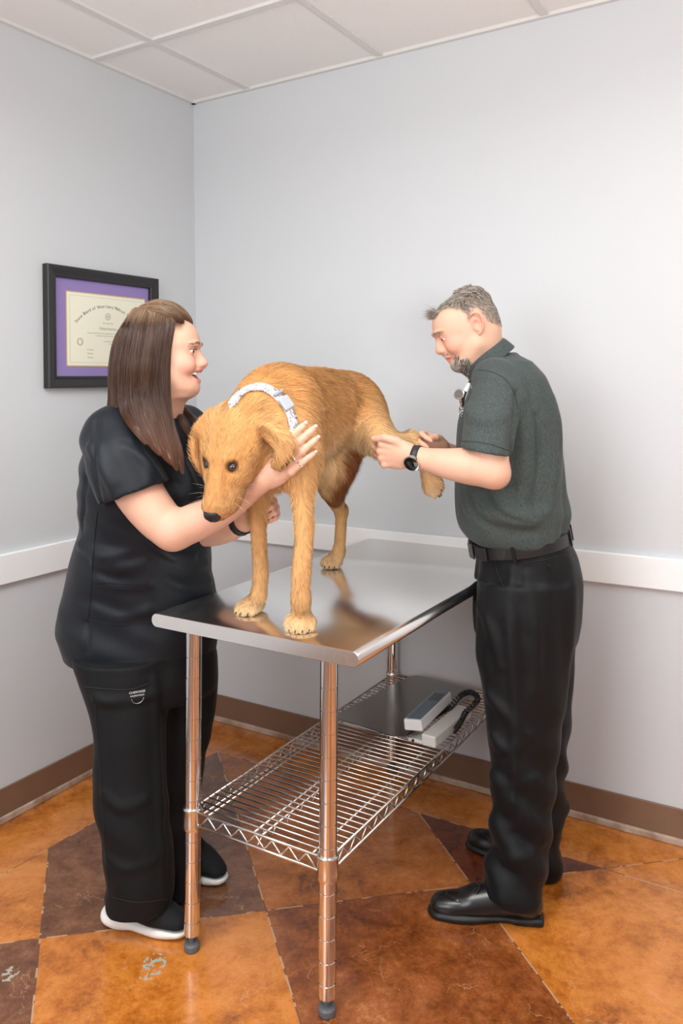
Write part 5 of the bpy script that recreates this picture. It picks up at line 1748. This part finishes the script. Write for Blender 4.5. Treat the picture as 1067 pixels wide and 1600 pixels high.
# ------------------------------------------------------------------ the woman
woman = empty('person', on_z(235, 1452, 0))
tag(woman, 'smiling woman with long brown hair in black scrubs hugging the neck of the dog', 'person')
WH = Frame(P(238, 553, 2.045) + Vector((0, .078, 0)), (1, .0, 0), (0, -1, 0), (0, 0, 1))
w_secs = [(.110, .010, -.045, .018), (.102, .050, -.062, .046), (.085, .083, -.078, .062), (.060, .1015, -.085, .070), (.030, .1070, -.088, .0735), (.010, .1035, -.087, .0720),
          (-.012, .0985, -.080, .0705), (-.035, .0960, -.070, .069), (-.055, .0955, -.055, .066), (-.075, .0950, -.030, .058), (-.090, .0900, .000, .046), (-.103, .078, .03, .028)]
w_prm = dict(eye_z=.0090, eye_x=.0850, nose=(.1270, -.0230), lips=((.1120, -.0425), (.1085, -.0700), (.0820, .0310, -.0475)), chin=(.1045, -.0920), ear_y=.0730, lid=(-.0005, .0030), smile=True, gaze=-.2)
WB = Sculpt()
head(WB, WH, w_secs, w_prm)
WB.ell(WH(.045, 0, -.092), (.045, .042, .026), .02, rot=WH.R)
WB.cone(WH(-.010, 0, -.045), .058, P(240, 668, 2.20), .062, .035)
WB.cone(WH(.03, 0, -.085), .040, P(252, 668, 2.19), .05, .03)
# under the clothes
WB.ell(P(228, 720, 2.23), (.105, .13, .14), .03); WB.ell(P(225, 850, 2.27), (.12, .11, .16), .03); WB.ell(P(222, 975, 2.28), (.13, .11, .12), .03)
WB.chain([P(200, 1030, 2.22), P(206, 1180, 2.15), P(212, 1310, 2.11), P(222, 1400, 2.09)], [.075, .058, .042, .028], .03)
WB.chain([P(285, 1020, 2.33), P(280, 1180, 2.30), P(283, 1290, 2.27), P(286, 1350, 2.255)], [.070, .052, .038, .028], .03)
# near arm: elbow low, hand up on the neck of the dog
WB.chain([P(184, 690, 2.06), P(212, 760, 2.035), P(246, 808, 2.02), P(272, 829, 2.01)], [.066, .062, .055, .049], .02)
WB.chain([P(270, 830, 2.01), P(300, 818, 1.995), P(345, 797, 1.965), P(386, 768, 1.915), P(410, 747, 1.882)], [.047, .0475, .0400, .0315, .0275], .014)
wh0 = P(408, 750, 1.880); hdir = P(458, 712, 1.838) - wh0
w_tips = hand(WB, wh0, hdir, (-.28, -1, -.05), 1, [(8, 12, 10), (8, 12, 10), (8, 14, 10), (10, 14, 10)], (11, 9, 7, 4), 1.0,
              thumb=[(.040, .040, -.008), (.072, .050, -.014), (.098, .054, -.022)], fat=1.12)
# far arm: passes under the muzzle and takes the top of the foreleg
WB.chain([P(290, 690, 2.40), P(306, 770, 2.34), P(316, 824, 2.24)], [.060, .056, .046], .02)
WB.chain([P(314, 828, 2.24), P(335, 828, 2.19), P(362, 824, 2.11), P(385, 812, 2.055)], [.044, .0435, .034, .0270], .014)
w_tips2 = hand(WB, P(386, 811, 2.052), P(428, 789, 2.035) - P(386, 811, 2.052), (.15, 1, .25), -1, [(85, 75, 25), (86, 78, 30), (84, 80, 30), (80, 80, 30)], (6, 1, -3, -8), .93,
               thumb=[(.040, .036, -.012), (.066, .040, -.034), (.084, .030, -.052)])


def w_tone(V):
    L = WH.loc(V); x, y, z = L.T; ay = np.abs(y)
    base = np.array(srgb(224, 178, 154)); C = np.tile(base, (len(V), 1))
    def bl(w, c):
        nonlocal C
        w = np.clip(w, 0, 1)[:, None]; C = C * (1 - w) + np.array(c) * w
    hd = (np.abs(x) < .16) & (ay < .10) & (np.abs(z) < .14)
    g = lambda cx, cy, cz, r: 1.5 - np.linalg.norm(np.stack([x - cx, ay - cy, z - cz], -1), axis=1) / r
    bl(hd * g(.080, .045, -.028, .030) * .40, srgb(232, 146, 132)); bl(hd * g(.121, 0, -.024, .013) * .4, srgb(230, 150, 136))
    bl(hd * g(.086, .031, .009, .015) * .30, srgb(176, 112, 98))
    # lips follow the open mouth
    du = np.abs(z - np.interp(ay, [0, .018, .030], [-.0430, -.0430, -.0490])); dl = np.abs(z - np.interp(ay, [0, .018, .030], [-.0690, -.0660, -.0500]))
    lip = np.clip(1.3 - np.minimum(du / .0045, dl / .0060), 0, 1) * (ay < .031) * (x > .078)
    bl(hd * lip * 1.1, srgb(214, 132, 122))
    inside = hd * (ay < .029) * (z < -.0455) * (z > -.0655) * np.clip((np.interp(ay, [0, .030], [.1005, .080]) - x) / .003, 0, 1) * (x > .04)
    bl(inside, srgb(92, 28, 26))
    bl(hd * np.clip((z - .055) / .02, 0, 1) * np.clip((.078 - x) / .01, 0, 1), srgb(110, 82, 64))
    for tp in (w_tips, w_tips2):
        for t in tp:
            d = np.linalg.norm(V - A3(t[5]), axis=1); bl((.015 - d) / .015 * .45, srgb(226, 150, 134))
            d = np.linalg.norm(V - A3(t[1]), axis=1); bl((.016 - d) / .016 * .55, srgb(228, 152, 140))
    return {'tone': C}


zz = WH.o.z
cut_table(WB)
w_body = WB.mesh('body', .0065, M_SKIN, None, fine=[(2, zz - .14, zz + .115, .0023), (0, WH.o.x - .03, WH.o.x + .14, .0025), (1, 2.03, 2.22, .0032),
                                                   (0, P(380, 750, 1.9).x, P(490, 700, 1.85).x, .0030), (2, P(430, 812, 1.95).z, P(470, 668, 1.85).z, .0030), (1, 1.80, 1.95, .0032)], attrs=w_tone)
adopt(w_body, woman)
eyes(WH, w_prm, simple('iris_brown', srgb(64, 44, 30), .1), woman)
nails(w_tips[:4] + w_tips2[:2], woman, simple('nail_rose', srgb(228, 172, 158), .25))
# teeth
bm = bmesh.new()
for q in range(-5, 6):
    a = q * .0056; xx = .0985 - (a / .030) ** 2 * .0150; w_ = .0050 if abs(q) > 1 else .0062
    ang = math.atan2(2 * a * .0150 / .0009, 1) * .55
    M_ = Matrix.Translation(WH(xx, a, -.0502 + .0008 * abs(q) * .3)) @ Matrix(((WH.F.x, WH.N.x, WH.U.x, 0), (WH.F.y, WH.N.y, WH.U.y, 0), (WH.F.z, WH.N.z, WH.U.z, 0), (0, 0, 0, 1))) @ Matrix.Rotation(-ang, 4, 'Z')
    bm_box(bm, 0, 0, 0, .004, w_, .0095 - .0006 * abs(q), M_)
adopt(link_bm('teeth', bm, simple('tooth', srgb(246, 240, 228), .2), bevel=.0010, segs=2), woman)
rngW = np.random.default_rng(5)
brow(WH, WB, w_body, woman, rngW, w_prm['eye_z'] + .0165, 200, srgb(138, 106, 84), w_prm)
# lashes
bm = bmesh.new()
for q in range(14):
    t = q / 13; a = .020 + .024 * t; p0 = WH(.0985 - .012 * (t) ** 2, a, .0125 - .0015 * abs(t - .5)); bm_tube(bm, [p0, p0 + WH.F * .004 + WH.N * .001 * t, p0 + WH.F * .0065 + WH.N * (.003 * t) + WH.U * .0015], [.0005, .0004, .0001], 4)
la = link_bm('eyelashes', bm, simple('lash', srgb(34, 24, 20), .6), smooth=True); tag(la, kind='stuff'); adopt(la, woman)

# ---- scrub top
M_SCRUB = mat_cloth('black_scrub', srgb(16, 19, 24), srgb(27, 32, 39), .52, 900, .05)
US = Sculpt()
sl_n = Vector((.33, -.05, -.94)).normalized(); shc = P(214, 768, 2.035)
US.chain([P(176, 690, 2.08), P(186, 712, 2.05), P(196, 742, 2.04), P(226, 800, 2.03)], [.082, .086, .089, .090], .02)
US.half(shc, sl_n, '-', 0, lo=shc + Vector((-.18, -.16, -.20)), hi=shc + Vector((.20, .16, .06)))
US.chain([P(228, 808, 2.03), P(240, 840, 2.02)], [.079, .082], .0, '-')
US.chain([P(290, 680, 2.40), P(300, 710, 2.40), P(312, 765, 2.36)], [.070, .072, .070], .02)
US.chain([P(182, 676, 2.10), P(235, 664, 2.24), P(290, 668, 2.38)], [.066, .07, .064], .04)
urows = [(640, 205, 285, 2.235, .10), (655, 170, 306, 2.235, .16), (675, 150, 316, 2.235, .185), (700, 136, 321, 2.235, .19), (740, 130, 324, 2.235, .185), (790, 128, 326, 2.24, .175), (825, 130, 328, 2.25, .165),
         (860, 118, 329, 2.265, .165), (890, 110, 329, 2.275, .165), (922, 103, 333, 2.285, .165), (950, 97, 336, 2.29, .165), (980, 93, 338, 2.29, .17), (1000, 100, 338, 2.29, .17), (1020, 106, 336, 2.29, .17)]
US.loft([sec(*r) for r in urows], .016, cap=.006, power=2.25)
US.ell(P(296, 765, 2.17), (.055, .09, .065), .05)
US.cone(P(243, 636, 2.21), .050, P(262, 700, 2.11), .020, .01, '-')       # v-neck
US.cone(WH(-.010, 0, -.045), .062, P(242, 655, 2.20), .070, .004, '-')
def udisp(X):
    low = np.clip((1.05 - X[..., 2]) / .3, 0, 1)
    vf = vnoise((X + .03 * vnoise(X * 5, 55)[..., None]) * np.array([7, 7, 24]), 56)
    a = vf * .0045 * low + vnoise(X * np.array([10, 10, 5]), 51) * .0042 + vnoise(X * 24, 52) * .0012
    hz = np.sin((X[..., 2] + .30 * X[..., 0] + .03 * vnoise(X * 6, 53)) * 80) * .0026 * np.clip(vnoise(X * 5, 54) + .4, 0, 1)
    hem = np.clip(np.linalg.norm(X - A3(shc), axis=-1) / .09 - .8, .15, 1)
    return (a + hz) * hem
US.disp = udisp
for pts, r in (([(128, 850), (160, 868), (200, 862)], .012), ([(150, 668), (156, 710), (180, 752)], .010), ([(205, 690), (222, 715), (232, 748)], .010), ([(270, 870), (296, 884), (322, 880)], .011), ([(262, 905), (290, 915), (326, 905)], .010), ([(158, 905), (190, 915), (230, 913)], .009), ([(150, 880), (185, 886), (228, 878)], .010), ([(150, 948), (190, 962), (228, 955)], .009), ([(140, 700), (165, 740), (180, 775)], .009),
               ([(232, 838), (262, 862), (300, 870)], .009), ([(196, 700), (230, 722), (250, 748)], .008), ([(285, 720), (300, 760), (312, 800)], .008)):
    pp = lay_path(US, pts, 1.8, r * .6); US.chain(pp, [r * .4] + [r] * (len(pp) - 2) + [r * .4], .022)
for pts, r in (([(133, 745), (131, 790), (128, 826)], .006), ([(136, 972), (137, 995), (136, 1018)], .004), ([(150, 655), (146, 700), (150, 750), (158, 786)], .004)):
    pp = lay_path(US, pts, 1.8)
    if len(pp) > 1: US.chain(pp, [r] * len(pp), .012, '-')
cut_table(US)
top = US.mesh('scrub_top', .0048, M_SCRUB, None); adopt(top, woman)
M_SS = simple('scrub_seam', srgb(8, 9, 12), .8)
seam(US, [(154, 779), (185, 776), (225, 764), (257, 748)], .0010, 'sleeve_hem', M_SS, top, start=1.8)
seam(US, [(146, 909), (190, 912), (232, 913)], .0014, 'pocket_edge', M_SS, top, start=1.8)
seam(US, [(146, 916), (190, 920), (232, 921)], .0010, 'pocket_edge', M_SS, top, start=1.8)
seam(US, [(138, 968), (170, 975), (215, 975), (240, 970)], .0010, 'hem_stitching', M_SS, top, start=1.8)
seam(US, [(152, 800), (146, 860), (142, 920), (138, 965)], .0010, 'side_seam', M_SS, top, start=1.8)

# ---- scrub trousers
M_SPANT = mat_cloth('black_scrub_trousers', srgb(8, 9, 11), srgb(15, 16, 19), .70, 900, .04)
PS = Sculpt()
PS.loft([sec(*r) for r in [(985, 112, 330, 2.28, .155), (1010, 114, 335, 2.28, .16), (1045, 122, 338, 2.27, .16), (1080, 134, 338, 2.27, .15)]], .02, cap=.02)
nl = [(1020, 116, 268, 2.20, .12), (1045, 123, 266, 2.195, .12), (1100, 143, 262, 2.175, .11), (1143, 152, 258, 2.16, .105), (1200, 150, 258, 2.145, .10), (1250, 151, 260, 2.13, .10), (1300, 161, 264, 2.115, .095), (1368, 168, 270, 2.10, .092), (1400, 168, 268, 2.09, .085), (1414, 169, 266, 2.088, .083)]
PS.loft([sec(*r) for r in nl], .018, cap=.005, power=2.2)
fl = [(1020, 232, 338, 2.33, .11), (1075, 236, 338, 2.325, .11), (1134, 236, 331, 2.31, .105), (1202, 238, 316, 2.295, .10), (1260, 240, 311, 2.28, .095), (1320, 250, 312, 2.265, .09), (1368, 256, 314, 2.255, .085), (1385, 258, 312, 2.25, .082)]
PS.loft([sec(*r) for r in fl], .018, cap=.005, power=2.2)
def psdisp(X):
    z = X[..., 2]; lowf = np.clip((.55 - z) / .4, 0, 1)
    return vnoise(X * np.array([9, 9, 4]), 61) * .0042 + np.sin((z + .5 * X[..., 0] + .03 * vnoise(X * 6, 62)) * 60) * .003 * lowf * np.clip(vnoise(X * 7, 63) + .6, 0, 1.2) + vnoise(X * 26, 64) * .001
PS.disp = psdisp
for pts, r in (([(150, 1090), (170, 1096), (220, 1090), (244, 1084)], .006), ([(165, 1240), (190, 1262), (225, 1250)], .009), ([(170, 1340), (200, 1356), (240, 1344)], .009), ([(240, 1060), (246, 1180), (250, 1300), (254, 1400)], .006)):
    pp = lay_path(PS, pts, 1.8, r * .5); PS.chain(pp, [r * .4] + [r] * (len(pp) - 2) + [r * .4], .02)
cut_table(PS)
pants = PS.mesh('scrub_trousers', .0052, M_SPANT, None); adopt(pants, woman)
M_PSEAM = simple('trouser_stitch', srgb(24, 25, 28), .8)
seam(PS, [(132, 1073), (170, 1077), (205, 1077), (232, 1068)], .0014, 'pocket_edge', M_PSEAM, pants, start=1.8)
seam(PS, [(148, 1100), (156, 1200), (162, 1300), (172, 1410)], .0008, 'side_seam', M_PSEAM, pants, start=1.8)
seam(PS, [(176, 1402), (215, 1410), (268, 1404)], .0009, 'hem_stitching', M_PSEAM, pants, start=1.8)
# cargo pocket label lettering and ring
lp = lay_path(PS, [(214, 1082)], 1.8)[0]; n3 = grad(PS, A3(lp)[None], .006)[0]; n3 = Vector((n3[0], n3[1], 0)).normalized(); xv = Vector((0, 0, 1)).cross(n3).normalized()
LM = Matrix(((xv.x, 0, n3.x, 0), (xv.y, 0, n3.y, 0), (0, 1, 0, 0), (0, 0, 0, 1)))
lp = lp + n3 * .004
tx = [text_curve('t', 'CHEROKEE', .0082, lp, LM, M_INK), text_curve('t', 'WORKWEAR', .0062, lp - Vector((0, 0, .0085)), LM, M_INK)]
bpy.context.view_layer.update()
lt = bake(tx, 'pocket_lettering', simple('white_thread', srgb(214, 216, 220), .6)); lt.parent = pants; lt.matrix_parent_inverse = Matrix.Identity(4)
bm = bmesh.new(); bm_tube(bm, [lp + n3 * .005 + xv * (.015 * math.cos(a)) + Vector((0, 0, -.012 - .013 * math.sin(a))) for a in np.linspace(0, math.pi, 20)], .0009, 6)
rg = link_bm('loop_ring', bm, simple('ring_metal', (.5, .5, .52), .3, metal=1.), smooth=True); rg.parent = pants; rg.matrix_parent_inverse = Matrix.Identity(4)

# ---- sneakers
M_KNIT = mat_cloth('black_knit', srgb(16, 17, 19), srgb(30, 31, 34), .8, 1400, .05)
M_MID = simple('white_midsole', srgb(232, 230, 226), .5)
M_PRINT = simple('grey_print', srgb(74, 80, 84), .6)
def sneaker(heel, toe, parent):
    L, X, Y_ = shoe_frame(heel, toe); S = Sculpt(); up = (0, 0, 1)
    S.chain([L(.036, 0, .060), L(.09, 0, .060), L(.16, .002, .050), L(.215, .004, .042), L(.248, .002, .038)], [.034, .037, .038, .037, .030], .02, flat=(up, .78))
    S.cone(L(.05, 0, .08), .034, L(.075, 0, .108), .036, .025); S.cone(L(.09, 0, .078), .034, L(.17, .002, .056), .032, .03)
    S.half(L(.1, 0, .030), (0, 0, -1), '-', 0, lo=L(.14, 0, 0) - Vector((.3, .3, .2)), hi=L(.14, 0, 0) + Vector((.3, .3, .035)))
    cut_table(S)
    u_ = S.mesh('sneaker', .0038, M_KNIT, None); adopt(u_, parent)
    S2 = Sculpt(); S2.chain([L(.036, 0, .018), L(.10, 0, .015), L(.19, .004, .015), L(.245, .003, .020)], [.037, .034, .041, .034], .02, flat=(up, .50))
    S2.cone(L(.030, 0, .020), .034, L(.05, 0, .018), .036, .02, flat=(up, .7)); 
    S2.half(L(.1, 0, .001), (0, 0, -1), '-', 0, lo=L(.14, 0, 0) - Vector((.3, .3, .2)), hi=L(.14, 0, 0) + Vector((.3, .3, .003)))
    S2.half(L(.1, 0, .029), (.04, 0, 1), '-', 0, lo=L(.14, 0, 0) - Vector((.3, .3, -.03)), hi=L(.14, 0, 0) + Vector((.3, .3, .2)))
    cut_table(S2)
    s_ = S2.mesh('midsole', .0035, M_MID, None); s_.parent = u_; s_.matrix_parent_inverse = Matrix.Identity(4)
    for sy in (-1, 1):
        for q in range(2):
            bm = bmesh.new(); bm_tube(bm, [L(.080 + .020 * q, sy * .0325, .088 - .006 * q), L(.095 + .02 * q, sy * .0375, .062), L(.112 + .02 * q, sy * .0325, .084 - .008 * q)], .0014, 6)
            t_ = link_bm('side_stripe', bm, M_PRINT, smooth=True); t_.parent = u_; t_.matrix_parent_inverse = Matrix.Identity(4)
    return u_
sneaker(on_z(170, 1434), on_z(296, 1469), woman)
sneaker(on_z(268, 1352), on_z(350, 1386), woman)

# ---- long hair
M_LH = NT('long_hair')
M_LH.set(color=M_LH.node('ShaderNodeAttribute', attribute_name='tone').outputs['Color'], rough=.34, spec=.5, coat=.12, coat_rough=.3)
def lock(pts, rad, k=None): return ([P(*p) for p in pts], rad)
LOCKS = [
    lock([(266, 486, 2.10), (266, 503, 2.062), (258, 545, 2.045), (256, 598, 2.045), (260, 655, 2.03), (278, 708, 1.99), (286, 741, 1.978)], [.006, .012, .014, .016, .016, .012, .002]),
    lock([(256, 480, 2.10), (252, 508, 2.052), (243, 555, 2.032), (241, 608, 2.035), (252, 660, 2.008), (267, 706, 1.978), (277, 736, 1.972)], [.006, .014, .018, .020, .020, .014, .002]),
    lock([(246, 477, 2.10), (240, 508, 2.046), (232, 558, 2.022), (230, 612, 2.030), (238, 655, 2.000), (253, 698, 1.975), (268, 726, 1.970)], [.006, .014, .020, .022, .022, .015, .002]),
    lock([(234, 477, 2.11), (222, 510, 2.046), (214, 560, 2.024), (212, 612, 2.034), (220, 650, 2.002), (234, 684, 1.972), (250, 712, 1.966)], [.006, .014, .020, .022, .020, .013, .002]),
    lock([(224, 479, 2.12), (206, 512, 2.056), (198, 562, 2.044), (196, 612, 2.050), (200, 644, 2.028), (212, 670, 1.985), (228, 694, 1.968)], [.006, .014, .019, .020, .017, .010, .002]),
    lock([(214, 483, 2.13), (194, 520, 2.085), (186, 568, 2.080), (184, 614, 2.085), (182, 640, 2.075), (184, 660, 2.04)], [.006, .014, .018, .018, .014, .002]),
    lock([(210, 485, 2.16), (187, 530, 2.14), (180, 576, 2.13), (178, 616, 2.13), (172, 640, 2.13), (160, 652, 2.12)], [.006, .014, .018, .016, .010, .002]),
    lock([(215, 484, 2.18), (190, 525, 2.19), (181, 580, 2.19), (181, 625, 2.20), (174, 655, 2.24)], [.006, .014, .018, .018, .008]),
    lock([(225, 482, 2.20), (204, 540, 2.235), (196, 600, 2.24), (200, 650, 2.28)], [.006, .018, .024, .016]),
    # far side, seen beyond the neck
    lock([(255, 480, 2.16), (262, 520, 2.215), (262, 580, 2.225), (272, 630, 2.235), (287, 662, 2.235), (299, 690, 2.225)], [.006, .014, .018, .018, .015, .003]),
    lock([(240, 480, 2.17), (244, 540, 2.235), (248, 600, 2.245), (278, 638, 2.26), (302, 664, 2.27), (316, 684, 2.25)], [.006, .016, .020, .018, .014, .003]),
    # the top layer, combed from the crown over the brow
    lock([(222, 480, 2.125), (240, 476, 2.10), (262, 480, 2.095), (280, 490, 2.10), (293, 502, 2.115), (297, 512, 2.12)], [.005, .009, .011, .011, .009, .003]),
    lock([(226, 482, 2.10), (246, 482, 2.065), (264, 487, 2.060), (278, 495, 2.068), (287, 505, 2.080)], [.005, .010, .011, .009, .003]),
    lock([(222, 480, 2.14), (245, 474, 2.14), (266, 477, 2.14), (284, 487, 2.15), (296, 502, 2.155), (298, 514, 2.15)], [.005, .009, .011, .011, .009, .003]),
]
for li_ in (9, 10):
    pts_, rad_ = LOCKS[li_]
    pr_ = [(272, 634), (280, 652), (292, 674), (300, 694)] if li_ == 9 else [(278, 632), (292, 648), (305, 664), (314, 682)]
    on_ = lay_path(US, pr_, 1.8, -.006)
    LOCKS[li_] = (pts_[:3] + on_, rad_[:3] + list(np.linspace(.014, .004, len(on_))))
HS = Sculpt()
HS.ell(WH(-.006, 0, .040), (.094, .081, .082), .02, rot=WH.R)
HS.ell(WH(-.038, 0, -.010), (.062, .080, .080), .03, rot=WH.R)
HS.ell(WH(.100, 0, -.010), (.060, .12, .075), .01, '-', rot=WH.R)
for pts, rad in LOCKS: HS.chain(pts, [r * .72 for r in rad], .012, n=5)
HS.disp = lambda X: .0012 * vnoise(X * np.array([160, 160, 14]), 71)
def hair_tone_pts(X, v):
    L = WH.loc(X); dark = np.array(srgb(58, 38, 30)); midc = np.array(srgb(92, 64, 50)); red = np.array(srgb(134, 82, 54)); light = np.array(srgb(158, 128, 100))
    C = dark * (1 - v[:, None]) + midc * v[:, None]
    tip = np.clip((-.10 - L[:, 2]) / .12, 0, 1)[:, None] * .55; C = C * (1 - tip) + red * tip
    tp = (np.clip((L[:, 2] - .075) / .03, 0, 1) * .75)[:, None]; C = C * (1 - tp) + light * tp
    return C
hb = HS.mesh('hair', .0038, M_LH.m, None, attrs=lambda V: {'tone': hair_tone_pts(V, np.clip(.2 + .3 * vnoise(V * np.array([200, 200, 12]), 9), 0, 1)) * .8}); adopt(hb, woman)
PTS, TON = [], []
for li, (pts, rad) in enumerate(LOCKS):
    n = int(420 * (max(rad) / .02)) + 120; m = 22
    ctr = np.array([A3(p) for p in catmull(pts, m - 1)]); rr = np.interp(np.linspace(0, 1, m), np.linspace(0, 1, len(rad)), rad)
    T_ = np.gradient(ctr, axis=0); T_ /= np.linalg.norm(T_, axis=1, keepdims=True)
    A_ = np.cross(T_, [0, 1, .1]); A_ /= np.linalg.norm(A_, axis=1, keepdims=True); B_ = np.cross(T_, A_)
    th = rngW.uniform(0, 2 * math.pi, n); q = np.sqrt(rngW.uniform(.30, 1.05, n))
    tw = rngW.normal(0, .35, n)
    s_ = np.linspace(0, 1, m)
    ang = th[:, None] + tw[:, None] * s_
    wav = rngW.normal(0, .0012, (n, 1, 3)) * np.sin(s_ * rngW.uniform(3, 9, (n, 1)) + rngW.uniform(0, 6, (n, 1)))[..., None]
    R_ = (rr[None] * q[:, None])[..., None]
    L_ = ctr[None] + A_[None] * np.cos(ang)[..., None] * R_ + B_[None] * np.sin(ang)[..., None] * R_ + wav
    cutl = rngW.uniform(.86, 1.0, n)
    idx = np.clip(s_[None] * cutl[:, None] * (m - 1), 0, m - 1); i0 = np.floor(idx).astype(int); i1 = np.minimum(i0 + 1, m - 1); f_ = (idx - i0)[..., None]
    L_ = np.take_along_axis(L_, i0[..., None], 1) * (1 - f_) + np.take_along_axis(L_, i1[..., None], 1) * f_
    PTS.append(L_)
PTS = np.concatenate(PTS); n, m = PTS.shape[:2]
v = rngW.random(n)
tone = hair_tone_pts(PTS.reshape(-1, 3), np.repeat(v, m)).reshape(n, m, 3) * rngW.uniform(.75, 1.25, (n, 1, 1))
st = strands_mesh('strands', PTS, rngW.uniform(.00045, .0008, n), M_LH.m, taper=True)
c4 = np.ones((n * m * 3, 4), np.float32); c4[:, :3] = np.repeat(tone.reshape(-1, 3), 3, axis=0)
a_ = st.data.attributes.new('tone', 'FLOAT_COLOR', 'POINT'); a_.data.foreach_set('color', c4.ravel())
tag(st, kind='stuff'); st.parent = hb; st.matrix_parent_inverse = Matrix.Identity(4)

# ---- band on the far wrist and ring on the near hand
bc0 = P(379, 815.5, 2.073); bd0 = (P(386, 811, 2.052) - P(362, 824, 2.11)).normalized()
def ring_on(S, c, axis, half, thick, mat, name, parent, rmin=.004, lumps=0, reach=.05):
    axis = Vector(axis).normalized(); a = axis.cross(Vector((0, .2, 1))).normalized(); b = axis.cross(a); bm = bmesh.new(); rings = []
    for q in range(48):
        t = 2 * math.pi * q / 48; d = a * math.cos(t) + b * math.sin(t); h = lay_on(S, c + d * reach, -d)
        r_ = rmin if h is None else max(rmin, (h - c).length)
        tk = thick * (1 + lumps * math.sin(q * 2.1))
        rings.append([bm.verts.new(c + d * (r_ + u) + axis * w) for u, w in ((-thick * .4, -half), (tk * .7, -half), (tk, 0), (tk * .7, half), (-thick * .4, half))])
    for q in range(48):
        A, B = rings[q - 1], rings[q]
        for j in range(5): bm.faces.new((A[j], A[(j + 1) % 5], B[(j + 1) % 5], B[j]))
    o = link_bm(name, bm, mat, smooth=True)
    if parent: adopt(o, parent)
    return o
band = ring_on(WB, bc0, bd0, .011, .004, simple('black_band', srgb(20, 20, 22), .5), 'wristband', None, .02, .25)
tag(band, 'black band on the far wrist of the woman, just under the muzzle of the dog', 'bracelet')
t = w_tips[2]; rp = t[5].lerp(t[6], .45)
rng_ = ring_on(WB, rp, (t[6] - t[5]), .0022, .0012, simple('silver_ring', (.85, .83, .78), .15, metal=1.), 'finger_ring', None, .006, 0, .018)
tag(rng_, 'silver ring on a finger of the hand resting on the neck of the dog', 'ring')

# ---- dog collar
dcol = empty('dog_collar', P(420, 650, 1.97)); tag(dcol, 'white patterned collar with grey buckle round the neck of the dog', 'dog collar')
pxs = catmull([Vector((x, y, 0)) for x, y in ((362, 637), (368, 626), (379, 614), (393, 608), (407, 606), (421, 611), (433, 620), (444, 632), (453, 648), (457, 662), (455, 678))], 40)
vis = lay_path(D_, [(p.x, p.y) for p in pxs], 1.5)
hid = catmull([vis[-1], P(446, 704, 1.895), P(420, 722, 1.92), P(388, 714, 1.97), P(366, 684, 2.03), P(360, 650, 2.05), vis[0]], 40)[1:-1]
n_ = NT('collar_webbing'); _v = n_.coord(); n_.set(color=n_.ramp(n_.noise(_v, 110, 3, .7, 1.5), [(.40, srgb(110, 106, 112)), (.45, srgb(214, 210, 212)), (.60, srgb(238, 234, 232)), (.68, srgb(206, 164, 154))], 'CONSTANT'), rough=.7)
LP = np.array([A3(p) for p in vis + hid]); NV = len(vis)
for _ in range(4): LP = (np.roll(LP, 1, 0) + 2 * LP + np.roll(LP, -1, 0)) / 4
TG = np.roll(LP, -1, 0) - np.roll(LP, 1, 0); TG /= np.linalg.norm(TG, axis=1, keepdims=True)
NN = grad(D_, LP, .012); ctr_ = LP.mean(0); OUT = LP - ctr_; OUT /= np.linalg.norm(OUT, axis=1, keepdims=True)
wgt = np.where(np.arange(len(LP)) < NV, .75, .0)[:, None]; NN = NN * wgt + OUT * (1 - wgt)
for _ in range(6): NN = (np.roll(NN, 1, 0) + 2 * NN + np.roll(NN, -1, 0)) / 4
NN -= TG * (NN * TG).sum(1, keepdims=True); NN /= np.linalg.norm(NN, axis=1, keepdims=True); WD = np.cross(TG, NN)
bm = bmesh.new(); rings = []
for q in range(len(LP)):
    rings.append([bm.verts.new(LP[q] + NN[q] * u + WD[q] * w) for u, w in ((.001, -.0120), (.0075, -.0120), (.0085, 0), (.0075, .0120), (.001, .0120))])
for q in range(len(LP)):
    A, B = rings[q - 1], rings[q]
    for j in range(5): bm.faces.new((A[j], A[(j + 1) % 5], B[(j + 1) % 5], B[j]))
adopt(link_bm('strap', bm, n_.m, smooth=True), dcol)
q_ = int(NV * .70); bp = Vector(LP[q_]) + Vector(NN[q_]) * .007; bd_ = Vector(NN[q_]); btan = Vector(TG[q_]); cn = Vector(WD[q_])
def obox(name, c, X, Y, Z, sx, sy, sz, mat, parent, bev=.0015):
    M_ = Matrix.Identity(4)
    for i in range(3): M_[i][0] = X[i]; M_[i][1] = Y[i]; M_[i][2] = Z[i]; M_[i][3] = c[i]
    bm = bmesh.new(); bm_box(bm, 0, 0, 0, sx, sy, sz, M_); o = link_bm(name, bm, mat, bevel=bev, segs=3); adopt(o, parent); return o
obox('buckle', bp + bd_ * .003, btan.normalized(), cn, bd_, .034, .031, .010, simple('grey_buckle', srgb(168, 172, 180), .35), dcol, .004)
obox('slider', bp + bd_ * .001 - btan.normalized() * .030, btan.normalized(), cn, bd_, .008, .031, .010, simple('grey_slider', srgb(150, 154, 162), .35), dcol, .003)
